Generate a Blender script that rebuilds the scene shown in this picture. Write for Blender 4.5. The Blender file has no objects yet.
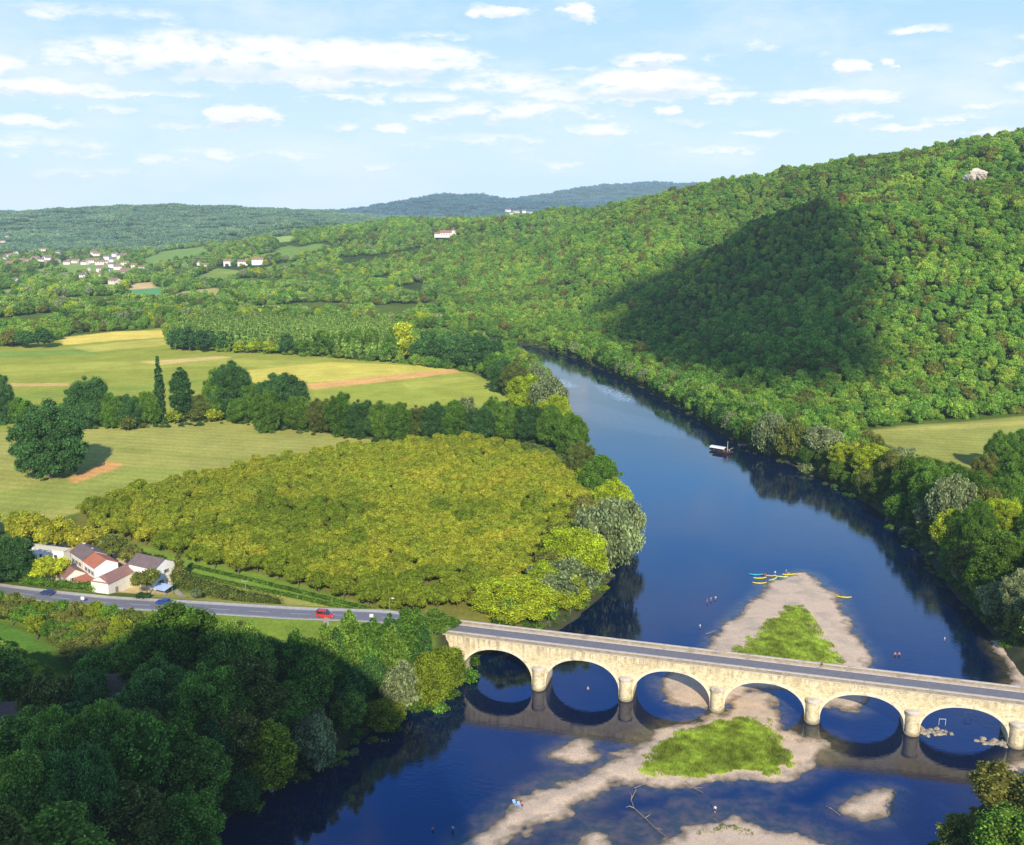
import bpy, math, random
import numpy as np
from mathutils import Vector, Matrix
R = math.radians
rng = np.random.default_rng(7)
random.seed(7)
scn = bpy.context.scene
COL = scn.collection

# ------------------------------------------------------------------ camera
CAMH = 120.0
PITCH = math.atan(.2105)
cp, sp = math.cos(PITCH), math.sin(PITCH)
cam = bpy.data.cameras.new('camera'); camo = bpy.data.objects.new('camera', cam); COL.objects.link(camo)
cam.sensor_width = 36; cam.lens = 36 * 1000 / 1024; cam.clip_start = .5; cam.clip_end = 60000
camo.location = (0, 0, CAMH); camo.rotation_euler = (math.pi / 2 - PITCH, 0, 0)
scn.camera = camo
scn.view_settings.view_transform = 'Standard'; scn.view_settings.look = 'None'; scn.view_settings.exposure = 0

def ray(px, py):
    a = (px - 512) / 1000; b = -(py - 422.5) / 1000
    return np.array([a, cp + b * sp, -sp + b * cp])
def G(px, py, z=0.0):          # surveyed point: where this sight line meets the level z
    r = ray(px, py); t = (z - CAMH) / r[2]
    return np.array([0, 0, CAMH]) + r * t
def AT(px, py, Y):             # ... and where it passes the northing Y
    r = ray(px, py); return np.array([0, 0, CAMH]) + r * (Y / r[1])
def PXH(px, py_top, base):     # height above base of the point over `base` seen at py_top
    r = ray(px, py_top); t = math.hypot(base[0], base[1]) / math.hypot(r[0], r[1])
    return CAMH + r[2] * t - base[2]

# ------------------------------------------------------------------ helpers
def tag(o, label=None, cat=None, group=None, kind=None):
    if label: o['label'] = label
    if cat: o['category'] = cat
    if group: o['group'] = group
    if kind: o['kind'] = kind
    return o
def empty(name, loc=(0, 0, 0), rz=0, label=None, cat=None, group=None):
    o = bpy.data.objects.new(name, None); COL.objects.link(o)
    o.empty_display_size = .5
    o.location = loc; o.rotation_euler = (0, 0, rz)
    return tag(o, label, cat, group)
def link(name, me, parent=None, loc=None, rz=0):
    o = bpy.data.objects.new(name, me); COL.objects.link(o)
    if parent: o.parent = parent
    if loc is not None: o.location = loc
    if rz: o.rotation_euler = (0, 0, rz)
    return o

class MB:
    def __init__(s): s.v = []; s.f = []; s.m = []; s.M = Matrix.Identity(4); s.mi = 0
    def add(s, vs, fs):
        n = len(s.v)
        s.v += [tuple(s.M @ Vector(v)) for v in vs]
        s.f += [tuple(i + n for i in f) for f in fs]; s.m += [s.mi] * len(fs)
    def box(s, x0, x1, y0, y1, z0, z1):
        s.add([(x0, y0, z0), (x1, y0, z0), (x1, y1, z0), (x0, y1, z0), (x0, y0, z1), (x1, y0, z1), (x1, y1, z1), (x0, y1, z1)],
              [(0, 3, 2, 1), (4, 5, 6, 7), (0, 1, 5, 4), (1, 2, 6, 5), (2, 3, 7, 6), (3, 0, 4, 7)])
    def tube(s, pts, rads, n=8, cap=True):
        pts = [Vector(p) for p in pts]; rings = []
        for i, p in enumerate(pts):
            d = (pts[min(i + 1, len(pts) - 1)] - pts[max(i - 1, 0)]).normalized()
            a = d.orthogonal().normalized(); b = d.cross(a)
            rings.append([p + (a * math.cos(2 * math.pi * k / n) + b * math.sin(2 * math.pi * k / n)) * rads[i] for k in range(n)])
        vs = [v for r in rings for v in r]; fs = []
        for i in range(len(pts) - 1):
            for k in range(n):
                fs.append((i * n + k, i * n + (k + 1) % n, (i + 1) * n + (k + 1) % n, (i + 1) * n + k))
        if cap:
            fs.append(tuple(range(n))[::-1]); fs.append(tuple(range((len(pts) - 1) * n, len(pts) * n)))
        s.add(vs, fs)
    def prism(s, prof, y0, y1):     # profile in x,z extruded over y
        n = len(prof)
        s.add([(p[0], y0, p[1]) for p in prof] + [(p[0], y1, p[1]) for p in prof],
              [tuple(range(n)), tuple(range(2 * n - 1, n - 1, -1))] + [(k, k + n, (k + 1) % n + n, (k + 1) % n) for k in range(n)])
    def build(s, name, mats, parent=None, loc=None, rz=0, smooth=False, link_it=True):
        me = bpy.data.meshes.new(name); me.from_pydata(s.v, [], s.f)
        for m in (mats if isinstance(mats, (list, tuple)) else [mats]): me.materials.append(m)
        me.polygons.foreach_set('material_index', s.m)
        if smooth: me.polygons.foreach_set('use_smooth', [True] * len(s.f))
        me.update()
        return link(name, me, parent, loc, rz) if link_it else me

def np_mesh(name, V, F, mats, smooth=False, attrs=None):      # quads or tris as a numpy array
    me = bpy.data.meshes.new(name)
    V = np.asarray(V, np.float32); F = np.asarray(F, np.int32); k = F.shape[1]
    me.vertices.add(len(V)); me.vertices.foreach_set('co', V.ravel())
    me.loops.add(F.size); me.loops.foreach_set('vertex_index', F.ravel())
    me.polygons.add(len(F)); me.polygons.foreach_set('loop_start', np.arange(0, F.size, k, dtype=np.int32))
    me.polygons.foreach_set('loop_total', np.full(len(F), k, np.int32))
    me.polygons.foreach_set('use_smooth', np.full(len(F), smooth))
    for m in (mats if isinstance(mats, (list, tuple)) else [mats]): me.materials.append(m)
    for nm, (typ, dat) in (attrs or {}).items():
        a = me.attributes.new(nm, typ, 'POINT')
        a.data.foreach_set('color' if typ == 'FLOAT_COLOR' else 'value', np.asarray(dat, np.float32).ravel())
    me.update(calc_edges=True); me.validate()
    return me

def sdf(P, poly):                # signed distance, positive inside
    P = np.asarray(P, float)[:, :2]; poly = np.asarray(poly, float)[:, :2]
    d = np.full(len(P), 1e18); ins = np.zeros(len(P), bool)
    for i in range(len(poly)):
        a = poly[i]; b = poly[(i + 1) % len(poly)]; e = b - a; w = P - a
        t = np.clip((w @ e) / max(e @ e, 1e-9), 0, 1)
        q = w - t[:, None] * e; d = np.minimum(d, (q * q).sum(1))
        c1 = (a[1] <= P[:, 1]) != (b[1] <= P[:, 1])
        den = (b[1] - a[1]) if abs(b[1] - a[1]) > 1e-12 else 1e-12
        c2 = P[:, 0] < (b[0] - a[0]) * (P[:, 1] - a[1]) / den + a[0]
        ins ^= (c1 & c2)
    d = np.sqrt(d); return np.where(ins, d, -d)
def smooth_poly(poly, n=3):       # round the corners of an outline (Chaikin)
    p = np.asarray(poly, float)
    for _ in range(n):
        q = np.roll(p, -1, 0); p = np.stack([.75 * p + .25 * q, .25 * p + .75 * q], 1).reshape(-1, p.shape[1])
    return p
def poly_g(pts, z=0.0, n=0):
    q = np.array([G(a, b, z)[:2] for a, b in pts]); return smooth_poly(q, n) if n else q
def sstep(a, b, x):
    t = np.clip((x - a) / (b - a), 0, 1); return t * t * (3 - 2 * t)
_gr = np.random.default_rng(3).random((256, 256))
def vnoise(x, y):                 # smooth value noise 0..1
    xi = np.floor(x).astype(int); yi = np.floor(y).astype(int); fx = x - xi; fy = y - yi
    fx = fx * fx * (3 - 2 * fx); fy = fy * fy * (3 - 2 * fy)
    g = lambda a, b: _gr[a % 256, b % 256]
    return (g(xi, yi) * (1 - fx) + g(xi + 1, yi) * fx) * (1 - fy) + (g(xi, yi + 1) * (1 - fx) + g(xi + 1, yi + 1) * fx) * fy
def fbm(x, y, o=4):
    s = 0; a = .5
    for i in range(o): s = s + a * vnoise(x * 2 ** i + 17 * i, y * 2 ** i + 31 * i); a /= 2
    return s / (1 - .5 ** o)

# ------------------------------------------------------------------ materials
def new_mat(name):
    m = bpy.data.materials.new(name); m.use_nodes = True; nt = m.node_tree; nt.nodes.clear()
    out = nt.nodes.new('ShaderNodeOutputMaterial')
    return m, nt, nt.nodes, nt.links, out
def N(nt, typ, **k):
    n = nt.nodes.new(typ)
    for a, b in k.items(): setattr(n, a, b)
    return n
def noise(nt, scale, detail=4, vec=None, rough=.6):
    n = N(nt, 'ShaderNodeTexNoise'); n.inputs['Scale'].default_value = scale; n.inputs['Detail'].default_value = detail
    n.inputs['Roughness'].default_value = rough
    if vec is not None: nt.links.new(vec, n.inputs['Vector'])
    return n
def maprange(nt, v, a, b, c, d):
    n = N(nt, 'ShaderNodeMapRange'); nt.links.new(v, n.inputs[0])
    for i, q in enumerate((a, b, c, d)): n.inputs[i + 1].default_value = q
    return n.outputs[0]
def mixc(nt, fac, a, b, mode='MIX'):
    n = N(nt, 'ShaderNodeMix', data_type='RGBA', blend_type=mode)
    for s, v in ((0, fac), (6, a), (7, b)):
        if hasattr(v, 'is_linked') or isinstance(v, bpy.types.NodeSocket): nt.links.new(v, n.inputs[s])
        else: n.inputs[s].default_value = v if s == 0 else (tuple(v) + (1,) if len(v) == 3 else v)
    return n.outputs[2]
def math_n(nt, op, a, b=None):
    n = N(nt, 'ShaderNodeMath', operation=op)
    for i, v in enumerate((a, b)):
        if v is None: continue
        if isinstance(v, (int, float)): n.inputs[i].default_value = v
        else: nt.links.new(v, n.inputs[i])
    return n.outputs[0]
def ramp(nt, fac, stops, interp='LINEAR'):
    n = N(nt, 'ShaderNodeValToRGB'); nt.links.new(fac, n.inputs[0]); r = n.color_ramp; r.interpolation = interp
    while len(r.elements) < len(stops): r.elements.new(.5)
    for e, (p, c) in zip(r.elements, stops): e.position = p; e.color = tuple(c) + (1,)
    return n.outputs[0]
def surf(name, c1, c2, scale=2.0, rough=.85, bump=0.0, c3=None, metal=0, spec=.3, bscale=None, scale2=None, coords='Object'):
    m, nt, nd, lk, out = new_mat(name)
    tc = N(nt, 'ShaderNodeTexCoord'); v = tc.outputs[coords]
    n1 = noise(nt, scale, 6, v); col = mixc(nt, maprange(nt, n1.outputs[0], .35, .65, 0, 1), c1, c2)
    if c3 is not None:
        n2 = noise(nt, scale2 or scale * .27, 5, v); col = mixc(nt, maprange(nt, n2.outputs[0], .55, .7, 0, 1), col, c3)
    b = N(nt, 'ShaderNodeBsdfPrincipled'); lk.new(col, b.inputs['Base Color'])
    b.inputs['Roughness'].default_value = rough; b.inputs['Metallic'].default_value = metal; b.inputs['Specular IOR Level'].default_value = spec
    if bump:
        bn = N(nt, 'ShaderNodeBump'); bn.inputs['Strength'].default_value = bump; bn.inputs['Distance'].default_value = .1
        n3 = noise(nt, bscale or scale * 3, 5, v); lk.new(n3.outputs[0], bn.inputs['Height']); lk.new(bn.outputs[0], b.inputs['Normal'])
    lk.new(b.outputs[0], out.inputs[0]); return m

def leaf(name, stops, trans=.28, var=.35, gain=1.0):
    m, nt, nd, lk, out = new_mat(name)
    oi = N(nt, 'ShaderNodeObjectInfo'); tc = N(nt, 'ShaderNodeTexCoord'); geo = N(nt, 'ShaderNodeNewGeometry')
    big = noise(nt, .012, 3, geo.outputs['Position'])
    f = math_n(nt, 'ADD', math_n(nt, 'MULTIPLY', oi.outputs['Random'], .7), maprange(nt, big.outputs[0], .35, .65, 0, .3))
    col = ramp(nt, f, [(p, tuple(min(.65, x * gain * 1.3) for x in c)) for p, c in stops])
    att = N(nt, 'ShaderNodeAttribute', attribute_name='tone')
    nn = noise(nt, .55, 3, geo.outputs['Position']); wide = noise(nt, .0045, 4, geo.outputs['Position'])
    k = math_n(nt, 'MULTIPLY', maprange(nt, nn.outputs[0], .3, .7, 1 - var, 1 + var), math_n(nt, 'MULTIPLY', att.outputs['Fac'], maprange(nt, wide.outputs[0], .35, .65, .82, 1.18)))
    v = N(nt, 'ShaderNodeVectorMath', operation='SCALE'); lk.new(col, v.inputs[0]); lk.new(k, v.inputs['Scale'])
    d = N(nt, 'ShaderNodeBsdfDiffuse'); t = N(nt, 'ShaderNodeBsdfTranslucent'); mx = N(nt, 'ShaderNodeMixShader')
    lk.new(v.outputs[0], d.inputs[0])
    tcol = mixc(nt, 1.0, v.outputs[0], (1.25, 1.3, .6), 'MULTIPLY'); lk.new(tcol, t.inputs[0])
    mx.inputs[0].default_value = trans; lk.new(d.outputs[0], mx.inputs[1]); lk.new(t.outputs[0], mx.inputs[2])
    lk.new(mx.outputs[0], out.inputs[0]); return m

LM = {
 'forest': leaf('forest_leaves', [(0, (.050, .110, .020)), (.3, (.078, .148, .022)), (.6, (.108, .174, .024)), (.86, (.145, .195, .026)), (.98, (.17, .20, .03)), (1, (.16, .16, .035))], gain=2.05, var=.3),
 'walnut': leaf('walnut_leaves', [(0, (.19, .24, .024)), (.35, (.25, .28, .026)), (.75, (.30, .305, .028)), (1, (.35, .32, .034))], trans=.38, var=.14, gain=1.38),
 'grove': leaf('walnut_green_leaves', [(0, (.16, .22, .02)), (.5, (.20, .25, .022)), (1, (.25, .28, .025))], trans=.38, var=.14, gain=1.2),
 'lush': leaf('lifted_green_leaves', [(0, (.058, .135, .018)), (.5, (.095, .165, .022)), (1, (.13, .195, .028))], gain=1.85),  # the green leaves, lightened in colour to offset the hill's shade
 'deep': leaf('lifted_dark_leaves', [(0, (.040, .095, .022)), (.5, (.056, .118, .026)), (1, (.078, .145, .03))], gain=1.8),  # the dark leaves, lightened likewise for trees in the hill's shade
 'green': leaf('green_leaves', [(0, (.058, .125, .018)), (.5, (.085, .162, .020)), (1, (.115, .195, .025))], gain=1.45),
 'bright': leaf('bright_green_leaves', [(0, (.075, .15, .02)), (.5, (.10, .185, .022)), (1, (.14, .21, .026))]),
 'yellow': leaf('yellow_green_leaves', [(0, (.24, .33, .022)), (.5, (.31, .38, .024)), (1, (.38, .41, .028))], gain=1.15),
 'willow': leaf('silver_willow_leaves', [(0, (.14, .18, .075)), (.5, (.18, .215, .09)), (1, (.22, .245, .10))], gain=1.35),
 'dark': leaf('dark_green_leaves', [(0, (.028, .068, .018)), (.5, (.040, .088, .022)), (1, (.05, .11, .03))], gain=1.75),
 'olive': leaf('olive_leaves', [(0, (.09, .12, .025)), (.5, (.13, .15, .03)), (1, (.17, .16, .035))], gain=1.35),
 'poplar': leaf('poplar_leaves', [(0, (.17, .28, .06)), (.5, (.22, .33, .07)), (1, (.27, .36, .08))], gain=1.25),
 'russet': leaf('russet_leaves', [(0, (.16, .12, .04)), (.5, (.19, .13, .04)), (1, (.21, .12, .04))]),
}
M = {}
M['bark'] = surf('bark', (.12, .09, .065), (.22, .18, .14), 6, .9, .4, coords='Object')
M['pale_bark'] = surf('pale_bark', (.42, .40, .36), (.6, .58, .52), 3, .85, .3)
def stone_mat():
    m, nt, nd, lk, out = new_mat('limestone_masonry')
    tc = N(nt, 'ShaderNodeTexCoord'); sep = N(nt, 'ShaderNodeSeparateXYZ'); lk.new(tc.outputs['Object'], sep.inputs[0])
    xy = math_n(nt, 'ADD', sep.outputs[0], math_n(nt, 'MULTIPLY', sep.outputs[1], 1.0))
    cmb = N(nt, 'ShaderNodeCombineXYZ'); lk.new(xy, cmb.inputs[0]); lk.new(sep.outputs[2], cmb.inputs[1])
    br = N(nt, 'ShaderNodeTexBrick'); lk.new(cmb.outputs[0], br.inputs['Vector'])
    br.inputs['Scale'].default_value = 1; br.inputs['Brick Width'].default_value = .95; br.inputs['Row Height'].default_value = .42; br.inputs['Mortar Size'].default_value = .03
    br.inputs['Color1'].default_value = (.88, .73, .42, 1); br.inputs['Color2'].default_value = (.74, .60, .34, 1); br.inputs['Mortar'].default_value = (.55, .44, .28, 1)
    n1 = noise(nt, .22, 7, tc.outputs['Object'], .7); n2 = noise(nt, 1.1, 6, tc.outputs['Object'])
    c = mixc(nt, maprange(nt, n1.outputs[0], .42, .62, 0, .55), br.outputs[0], (.93, .84, .57))
    c = mixc(nt, maprange(nt, n2.outputs[0], .50, .66, 0, .75), c, (.42, .32, .18))
    # streaks of dirt running down from the deck
    mp = N(nt, 'ShaderNodeMapping'); lk.new(tc.outputs['Object'], mp.inputs[0]); mp.inputs['Scale'].default_value = (1, 1, .12)
    n3 = noise(nt, 1.3, 5, mp.outputs[0])
    top = maprange(nt, sep.outputs[2], 7.5, 12, 0, 1)
    c = mixc(nt, math_n(nt, 'MULTIPLY', maprange(nt, n3.outputs[0], .46, .62, 0, .85), top), c, (.28, .22, .14))
    wl = math_n(nt, 'ADD', sep.outputs[2], math_n(nt, 'MULTIPLY', n2.outputs[0], 1.2))
    c = mixc(nt, maprange(nt, wl, .7, 1.7, .8, 0), c, (.10, .085, .05))
    b = N(nt, 'ShaderNodeBsdfPrincipled'); lk.new(c, b.inputs['Base Color']); b.inputs['Roughness'].default_value = .9; b.inputs['Specular IOR Level'].default_value = .2
    bn = N(nt, 'ShaderNodeBump'); bn.inputs['Strength'].default_value = .5; bn.inputs['Distance'].default_value = .08
    lk.new(math_n(nt, 'ADD', br.outputs[1], n2.outputs[0]), bn.inputs['Height']); bn.invert = True
    lk.new(bn.outputs[0], b.inputs['Normal']); lk.new(b.outputs[0], out.inputs[0]); return m
M['stone'] = stone_mat()
M['parapet'] = surf('parapet_stone', (.27, .22, .155), (.40, .33, .23), .8, .9, .4, c3=(.24, .20, .15), bscale=4)
M['coping'] = surf('coping_stone', (.56, .49, .40), (.68, .60, .49), 1.2, .9, .3, c3=(.33, .28, .2))
M['asphalt'] = surf('asphalt', (.20, .19, .195), (.25, .235, .235), .9, .9, .2, c3=(.22, .215, .22), scale2=.12)
M['verge'] = surf('gravel_verge', (.50, .45, .36), (.66, .58, .46), .8, .95, .2)
M['paint'] = surf('road_paint', (.62, .62, .6), (.75, .75, .72), 2, .7)
M['gravelpath'] = surf('path_gravel', (.40, .34, .25), (.52, .45, .34), 1.5, .95, .2)
M['wall'] = surf('cream_render', (.82, .75, .60), (.92, .86, .73), .6, .9, .15, c3=(.62, .55, .43))
M['white'] = surf('white_render', (.88, .84, .74), (.95, .92, .84), .5, .9, .1)
def roof_mat(name, a, b, c):
    m, nt, nd, lk, out = new_mat(name)
    tc = N(nt, 'ShaderNodeTexCoord')
    n1 = noise(nt, .8, 6, tc.outputs['Object']); n2 = noise(nt, 5, 3, tc.outputs['Object'])
    col = mixc(nt, maprange(nt, n1.outputs[0], .35, .65, 0, 1), a, b); col = mixc(nt, maprange(nt, n2.outputs[0], .5, .7, 0, .6), col, c)
    w = N(nt, 'ShaderNodeTexWave'); lk.new(tc.outputs['Object'], w.inputs[0]); w.inputs['Scale'].default_value = 1.6; w.bands_direction = 'X'
    bs = N(nt, 'ShaderNodeBsdfPrincipled'); lk.new(col, bs.inputs['Base Color']); bs.inputs['Roughness'].default_value = .85
    bn = N(nt, 'ShaderNodeBump'); bn.inputs['Strength'].default_value = .6; bn.inputs['Distance'].default_value = .1
    lk.new(w.outputs[1], bn.inputs['Height']); lk.new(bn.outputs[0], bs.inputs['Normal']); lk.new(bs.outputs[0], out.inputs[0]); return m
M['roof_grey'] = roof_mat('grey_brown_tiles', (.20, .14, .12), (.27, .19, .17), (.15, .11, .10))
M['roof_red'] = roof_mat('orange_red_tiles', (.55, .17, .08), (.62, .22, .11), (.45, .14, .07))
M['roof_rose'] = roof_mat('rose_tiles', (.34, .17, .13), (.40, .21, .16), (.26, .14, .11))
M['dark_glass'] = surf('dark_window_glass', (.03, .035, .04), (.05, .055, .06), 2, .15, spec=.6)
M['shutter'] = surf('shutter_paint', (.30, .26, .20), (.36, .31, .25), 2, .7)
def paint(name, c, rough=.35): return surf(name, c, tuple(min(1, x * 1.15 + .005) for x in c), 3, rough, spec=.5)
M['blue_car'] = paint('dark_blue_car_paint', (.03, .05, .16)); M['navy_car'] = paint('blue_car_paint', (.02, .06, .30))
M['red_car'] = paint('red_car_paint', (.62, .03, .03)); M['white_car'] = paint('white_car_paint', (.75, .75, .74))
M['rubber'] = surf('rubber', (.02, .02, .02), (.035, .035, .035), 5, .9)
M['rim'] = surf('rim_metal', (.5, .5, .5), (.6, .6, .6), 5, .35, metal=.8)
M['lamp'] = surf('lamp_glass', (.8, .8, .75), (.9, .9, .85), 5, .2)
M['metal'] = surf('galvanised_metal', (.45, .46, .47), (.55, .56, .57), 2, .5, metal=.4)
M['wood'] = surf('weathered_wood', (.30, .24, .17), (.42, .35, .26), 3, .9, .3)
M['driftwood'] = surf('driftwood', (.26, .21, .16), (.4, .33, .26), 3, .9, .3)
M['hull'] = surf('tarred_hull', (.05, .03, .025), (.09, .05, .04), 1, .6)
M['canvas'] = surf('white_canvas', (.78, .78, .78), (.85, .85, .84), 1, .8)
M['yellow_plastic'] = paint('yellow_plastic', (.75, .62, .04)); M['teal_plastic'] = paint('teal_plastic', (.03, .45, .55)); M['lime_plastic'] = paint('lime_plastic', (.55, .70, .25))
M['orange_plastic'] = paint('orange_plastic', (.70, .42, .10)); M['seat'] = paint('black_seat', (.03, .03, .035))
M['skin'] = surf('skin', (.55, .33, .24), (.62, .38, .28), 3, .6)
M['hair'] = surf('hair', (.05, .035, .025), (.09, .06, .04), 8, .8)
for nm, c in (('cloth_red', (.5, .04, .04)), ('cloth_blue', (.05, .12, .45)), ('cloth_white', (.75, .75, .73)), ('cloth_black', (.03, .03, .04)), ('cloth_orange', (.7, .22, .08))): M[nm] = surf(nm, c, tuple(x * 1.2 for x in c), 6, .9)
M['towel'] = surf('light_blue_towel', (.25, .42, .72), (.35, .52, .8), 4, .95)
M['blue_cloth'] = surf('pale_blue_awning', (.42, .55, .80), (.62, .70, .85), .5, .9)
M['rock'] = surf('wet_rubble', (.28, .24, .17), (.50, .43, .32), 1.5, .9, .8, c3=(.12, .10, .07))
M['cliff'] = surf('pale_limestone_cliff', (.55, .47, .37), (.72, .64, .52), .15, .95, .8, c3=(.28, .22, .17), bscale=.6)
M['soil'] = surf('bare_soil', (.3, .2, .11), (.4, .27, .15), .5, .95, .2)

# ------------------------------------------------------------------ outlines of the land (surveyed)
LEFT_BANK = [(60, 1100), (140, 900), (190, 850), (240, 806), (285, 784), (325, 758), (352, 742), (392, 718), (425, 702), (450, 685), (466, 668), (484, 655),
             (515, 644), (548, 634), (575, 618), (598, 600), (612, 580), (618, 556), (618, 530), (606, 500), (594, 476), (582, 452), (572, 430), (563, 408),
             (552, 388), (536, 372), (520, 361), (500, 353), (470, 347), (420, 341), (340, 337)]
RIGHT_BANK = [(340, 333), (420, 335), (480, 338), (520, 344), (560, 353), (600, 368), (640, 387), (680, 409), (714, 430), (745, 447), (790, 463), (820, 478), (850, 493),
              (880, 511), (905, 535), (930, 560), (950, 588), (975, 612), (998, 640), (1012, 662), (1030, 690), (1070, 720), (1080, 745), (1045, 772), (990, 802), (950, 832), (928, 870), (920, 940), (910, 1100)]
RIVER = smooth_poly(np.array([G(a, b, 0)[:2] for a, b in LEFT_BANK + RIGHT_BANK]), 2)
BARS = {
 'upstream': [(800, 571), (812, 574), (824, 581), (818, 585), (836, 590), (840, 601), (846, 612), (852, 625), (858, 640), (874, 657), (866, 668), (868, 700), (862, 712), (845, 713), (826, 704), (800, 696), (782, 690), (752, 690), (735, 700), (700, 712), (672, 704), (660, 692), (655, 680), (672, 668), (703, 655), (712, 640), (722, 628), (735, 615), (748, 602), (762, 592), (764, 584), (785, 577)],
 'downstream': [(612, 757), (643, 738), (675, 723), (707, 717), (724, 712), (732, 700), (742, 690), (772, 692), (776, 706), (779, 719), (790, 733), (803, 740), (825, 737), (833, 745), (821, 761), (790, 779), (778, 785), (750, 777), (725, 781), (699, 784), (665, 786), (640, 788), (618, 783), (600, 792), (583, 802), (565, 818), (548, 824), (530, 831), (510, 840), (495, 860), (450, 862), (460, 845), (483, 828), (513, 803), (536, 786), (557, 783), (562, 777), (580, 780), (592, 776), (603, 764)],
 'heart': [(545, 754), (560, 748), (577, 737), (589, 737), (595, 743), (590, 749), (602, 754), (600, 760), (577, 765), (560, 761)],
 'near': [(640, 880), (650, 848), (668, 838), (684, 836), (680, 824), (694, 826), (718, 821), (735, 815), (747, 821), (760, 828), (778, 831), (805, 834), (829, 845), (842, 880)],
 'small': [(572, 862), (576, 842), (592, 831), (606, 833), (611, 840), (608, 866)],
 'oval': [(833, 808), (853, 794), (876, 789), (896, 790), (896, 808), (888, 818), (864, 821), (841, 814)],
 'beach': [(988, 640), (999, 658), (1010, 668), (1006, 684), (1012, 700), (1050, 705), (1075, 690), (1040, 650), (1010, 640)],
 'lower': [(1000, 766), (1015, 760), (1040, 756), (1065, 765), (1045, 780), (1010, 778)],
}
BARW = {k: smooth_poly(np.array([G(a, b, 0)[:2] for a, b in v]), 2) for k, v in BARS.items()}

# control points of the relief: (px, py, northing, tree height allowance)
CT = [(1024, 151, 1000), (1100, 138, 980), (1250, 134, 1000), (950, 161, 1060), (900, 169, 1130), (850, 175, 1200), (800, 181, 1280), (750, 187, 1370), (700, 191, 1470), (650, 200, 1600), (600, 211, 1750),
      (560, 218, 1900), (500, 222, 2000), (460, 225, 2100), (420, 222, 2200), (385, 220, 2300), (360, 224, 2350), (1024, 206, 850), (1100, 206, 850), (1024, 280, 720), (1100, 280, 720), (1024, 350, 620), (900, 200, 960), (900, 280, 760), (900, 350, 650), (980, 200, 880),
      (820, 196, 980), (740, 232, 950), (690, 262, 960), (640, 290, 980), (600, 310, 1000), (800, 280, 830), (720, 330, 760), (800, 350, 650), (740, 228, 1090, 30), (690, 252, 1090, 26), (800, 200, 1120, 36), (860, 178, 1080, 26), (765, 205, 1260, 14), (640, 230, 1350), (640, 260, 1150),
      (560, 260, 1400), (560, 300, 1150), (480, 260, 1500), (440, 240, 1800), (400, 290, 1330), (350, 260, 1700), (300, 240, 2100), (500, 300, 1250), (560, 235, 1700), (330, 285, 1450)]
CB = [(180, 206, 4300), (0, 215, 4600), (60, 211, 4500), (110, 207, 4400), (-100, 222, 4600), (-300, 225, 4600), (230, 207, 4300), (280, 211, 4300), (330, 213, 4400), (370, 215, 4500),
      (60, 240, 3000), (200, 235, 3300), (0, 240, 3000), (120, 240, 3000), (-150, 240, 3000), (270, 238, 2350), (200, 250, 2250), (240, 264, 1850), (150, 252, 2600), (300, 225, 3000)]
CF = [(0, 345), (-200, 345), (0, 430), (0, 520), (-200, 500), (250, 400), (100, 300), (300, 335), (440, 335), (400, 400), (500, 380), (560, 430), (0, 300), (-200, 300), (50, 280), (200, 290), (950, 450), (1024, 450), (1024, 520),
      (870, 430), (940, 424), (1024, 418), (1150, 415), (800, 415), (755, 405), (700, 398), (640, 372), (600, 355), (560, 345), (520, 338), (460, 332), (400, 322), (300, 560), (600, 700), (900, 700), (200, 750), (1300, 700), (-200, 800), (0, 270), (-200, 265), (100, 268), (-400, 400), (1200, 500), (120, 275)]
pts, zs = [], []
for a, b, Y, *al in CT: p = AT(a, b, Y); pts.append(p[:2]); zs.append(p[2] - (al[0] if al else 10))
for a, b, Y in CB: p = AT(a, b, Y); pts.append(p[:2]); zs.append(p[2] - 6)
for a, b in CF: p = G(a, b, 7); pts.append(p[:2]); zs.append(3.0)
for x, y in ((0, 100), (-400, 100), (400, 100), (800, 300), (-800, 500)): pts.append(np.array([x, y])); zs.append(3.)
for x, y, z in ((0, 20000, 60), (-9000, 12000, 60), (9000, 12000, 60), (-6000, 6000, 120), (3500, 1500, 230), (2500, 3500, 120), (1000, 2300, 110), (600, 3500, 60), (-200, 3200, 40), (-900, 6000, 60), (0, 5500, 60), (5000, 6000, 80), (-3000, 2500, 30), (1200, 700, 160), (1500, 1500, 200), (-1500, 5800, 60), (800, 1700, 130)): pts.append(np.array([x, y])); zs.append(float(z))
pts = np.array(pts); zs = np.array(zs); CC = 60.0
Ph = np.sqrt(((pts[:, None] - pts[None]) ** 2).sum(-1) + CC * CC)
WT = np.linalg.solve(Ph + np.eye(len(pts)) * 1e-6, zs)
ROADPX = [(-250, 566), (-60, 581), (0, 590), (60, 597.5), (120, 603.5), (180, 608.5), (240, 614), (300, 619.5), (345, 623.5), (395, 628)]
# bridge frame
nose = np.array([G(*p) for p in [(536.8, 691.6), (623, 701.8), (716.6, 713.6), (814, 725.4), (912.7, 737), (1018, 750)]])
_A = np.polyfit(nose[:, 0], nose[:, 1], 1); BA = math.atan(_A[0])
bt = np.array([math.cos(BA), math.sin(BA)]); bn_ = np.array([-bt[1], bt[0]]); bp0 = np.array([0, _A[1]]) + bn_ * 2.0
def BR(u, v, z): q = bp0 + bt * u + bn_ * v; return (q[0], q[1], z)
BW = 7.6
deck_z = lambda u: 12.1 - .0135 * (u + 15)
road = [BR(u, BW / 2, 0)[:2] for u in (-22, 190)]
RL = [G(a, b, 8.6)[:2] for a, b in ROADPX]
RL = smooth_poly(np.array(RL + [road[0]]), 0)
def road_z(x): return np.interp(x, [-320, -120, -60, -25], [8.0, 8.4, 10.2, deck_z(-22) + .0])
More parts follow.
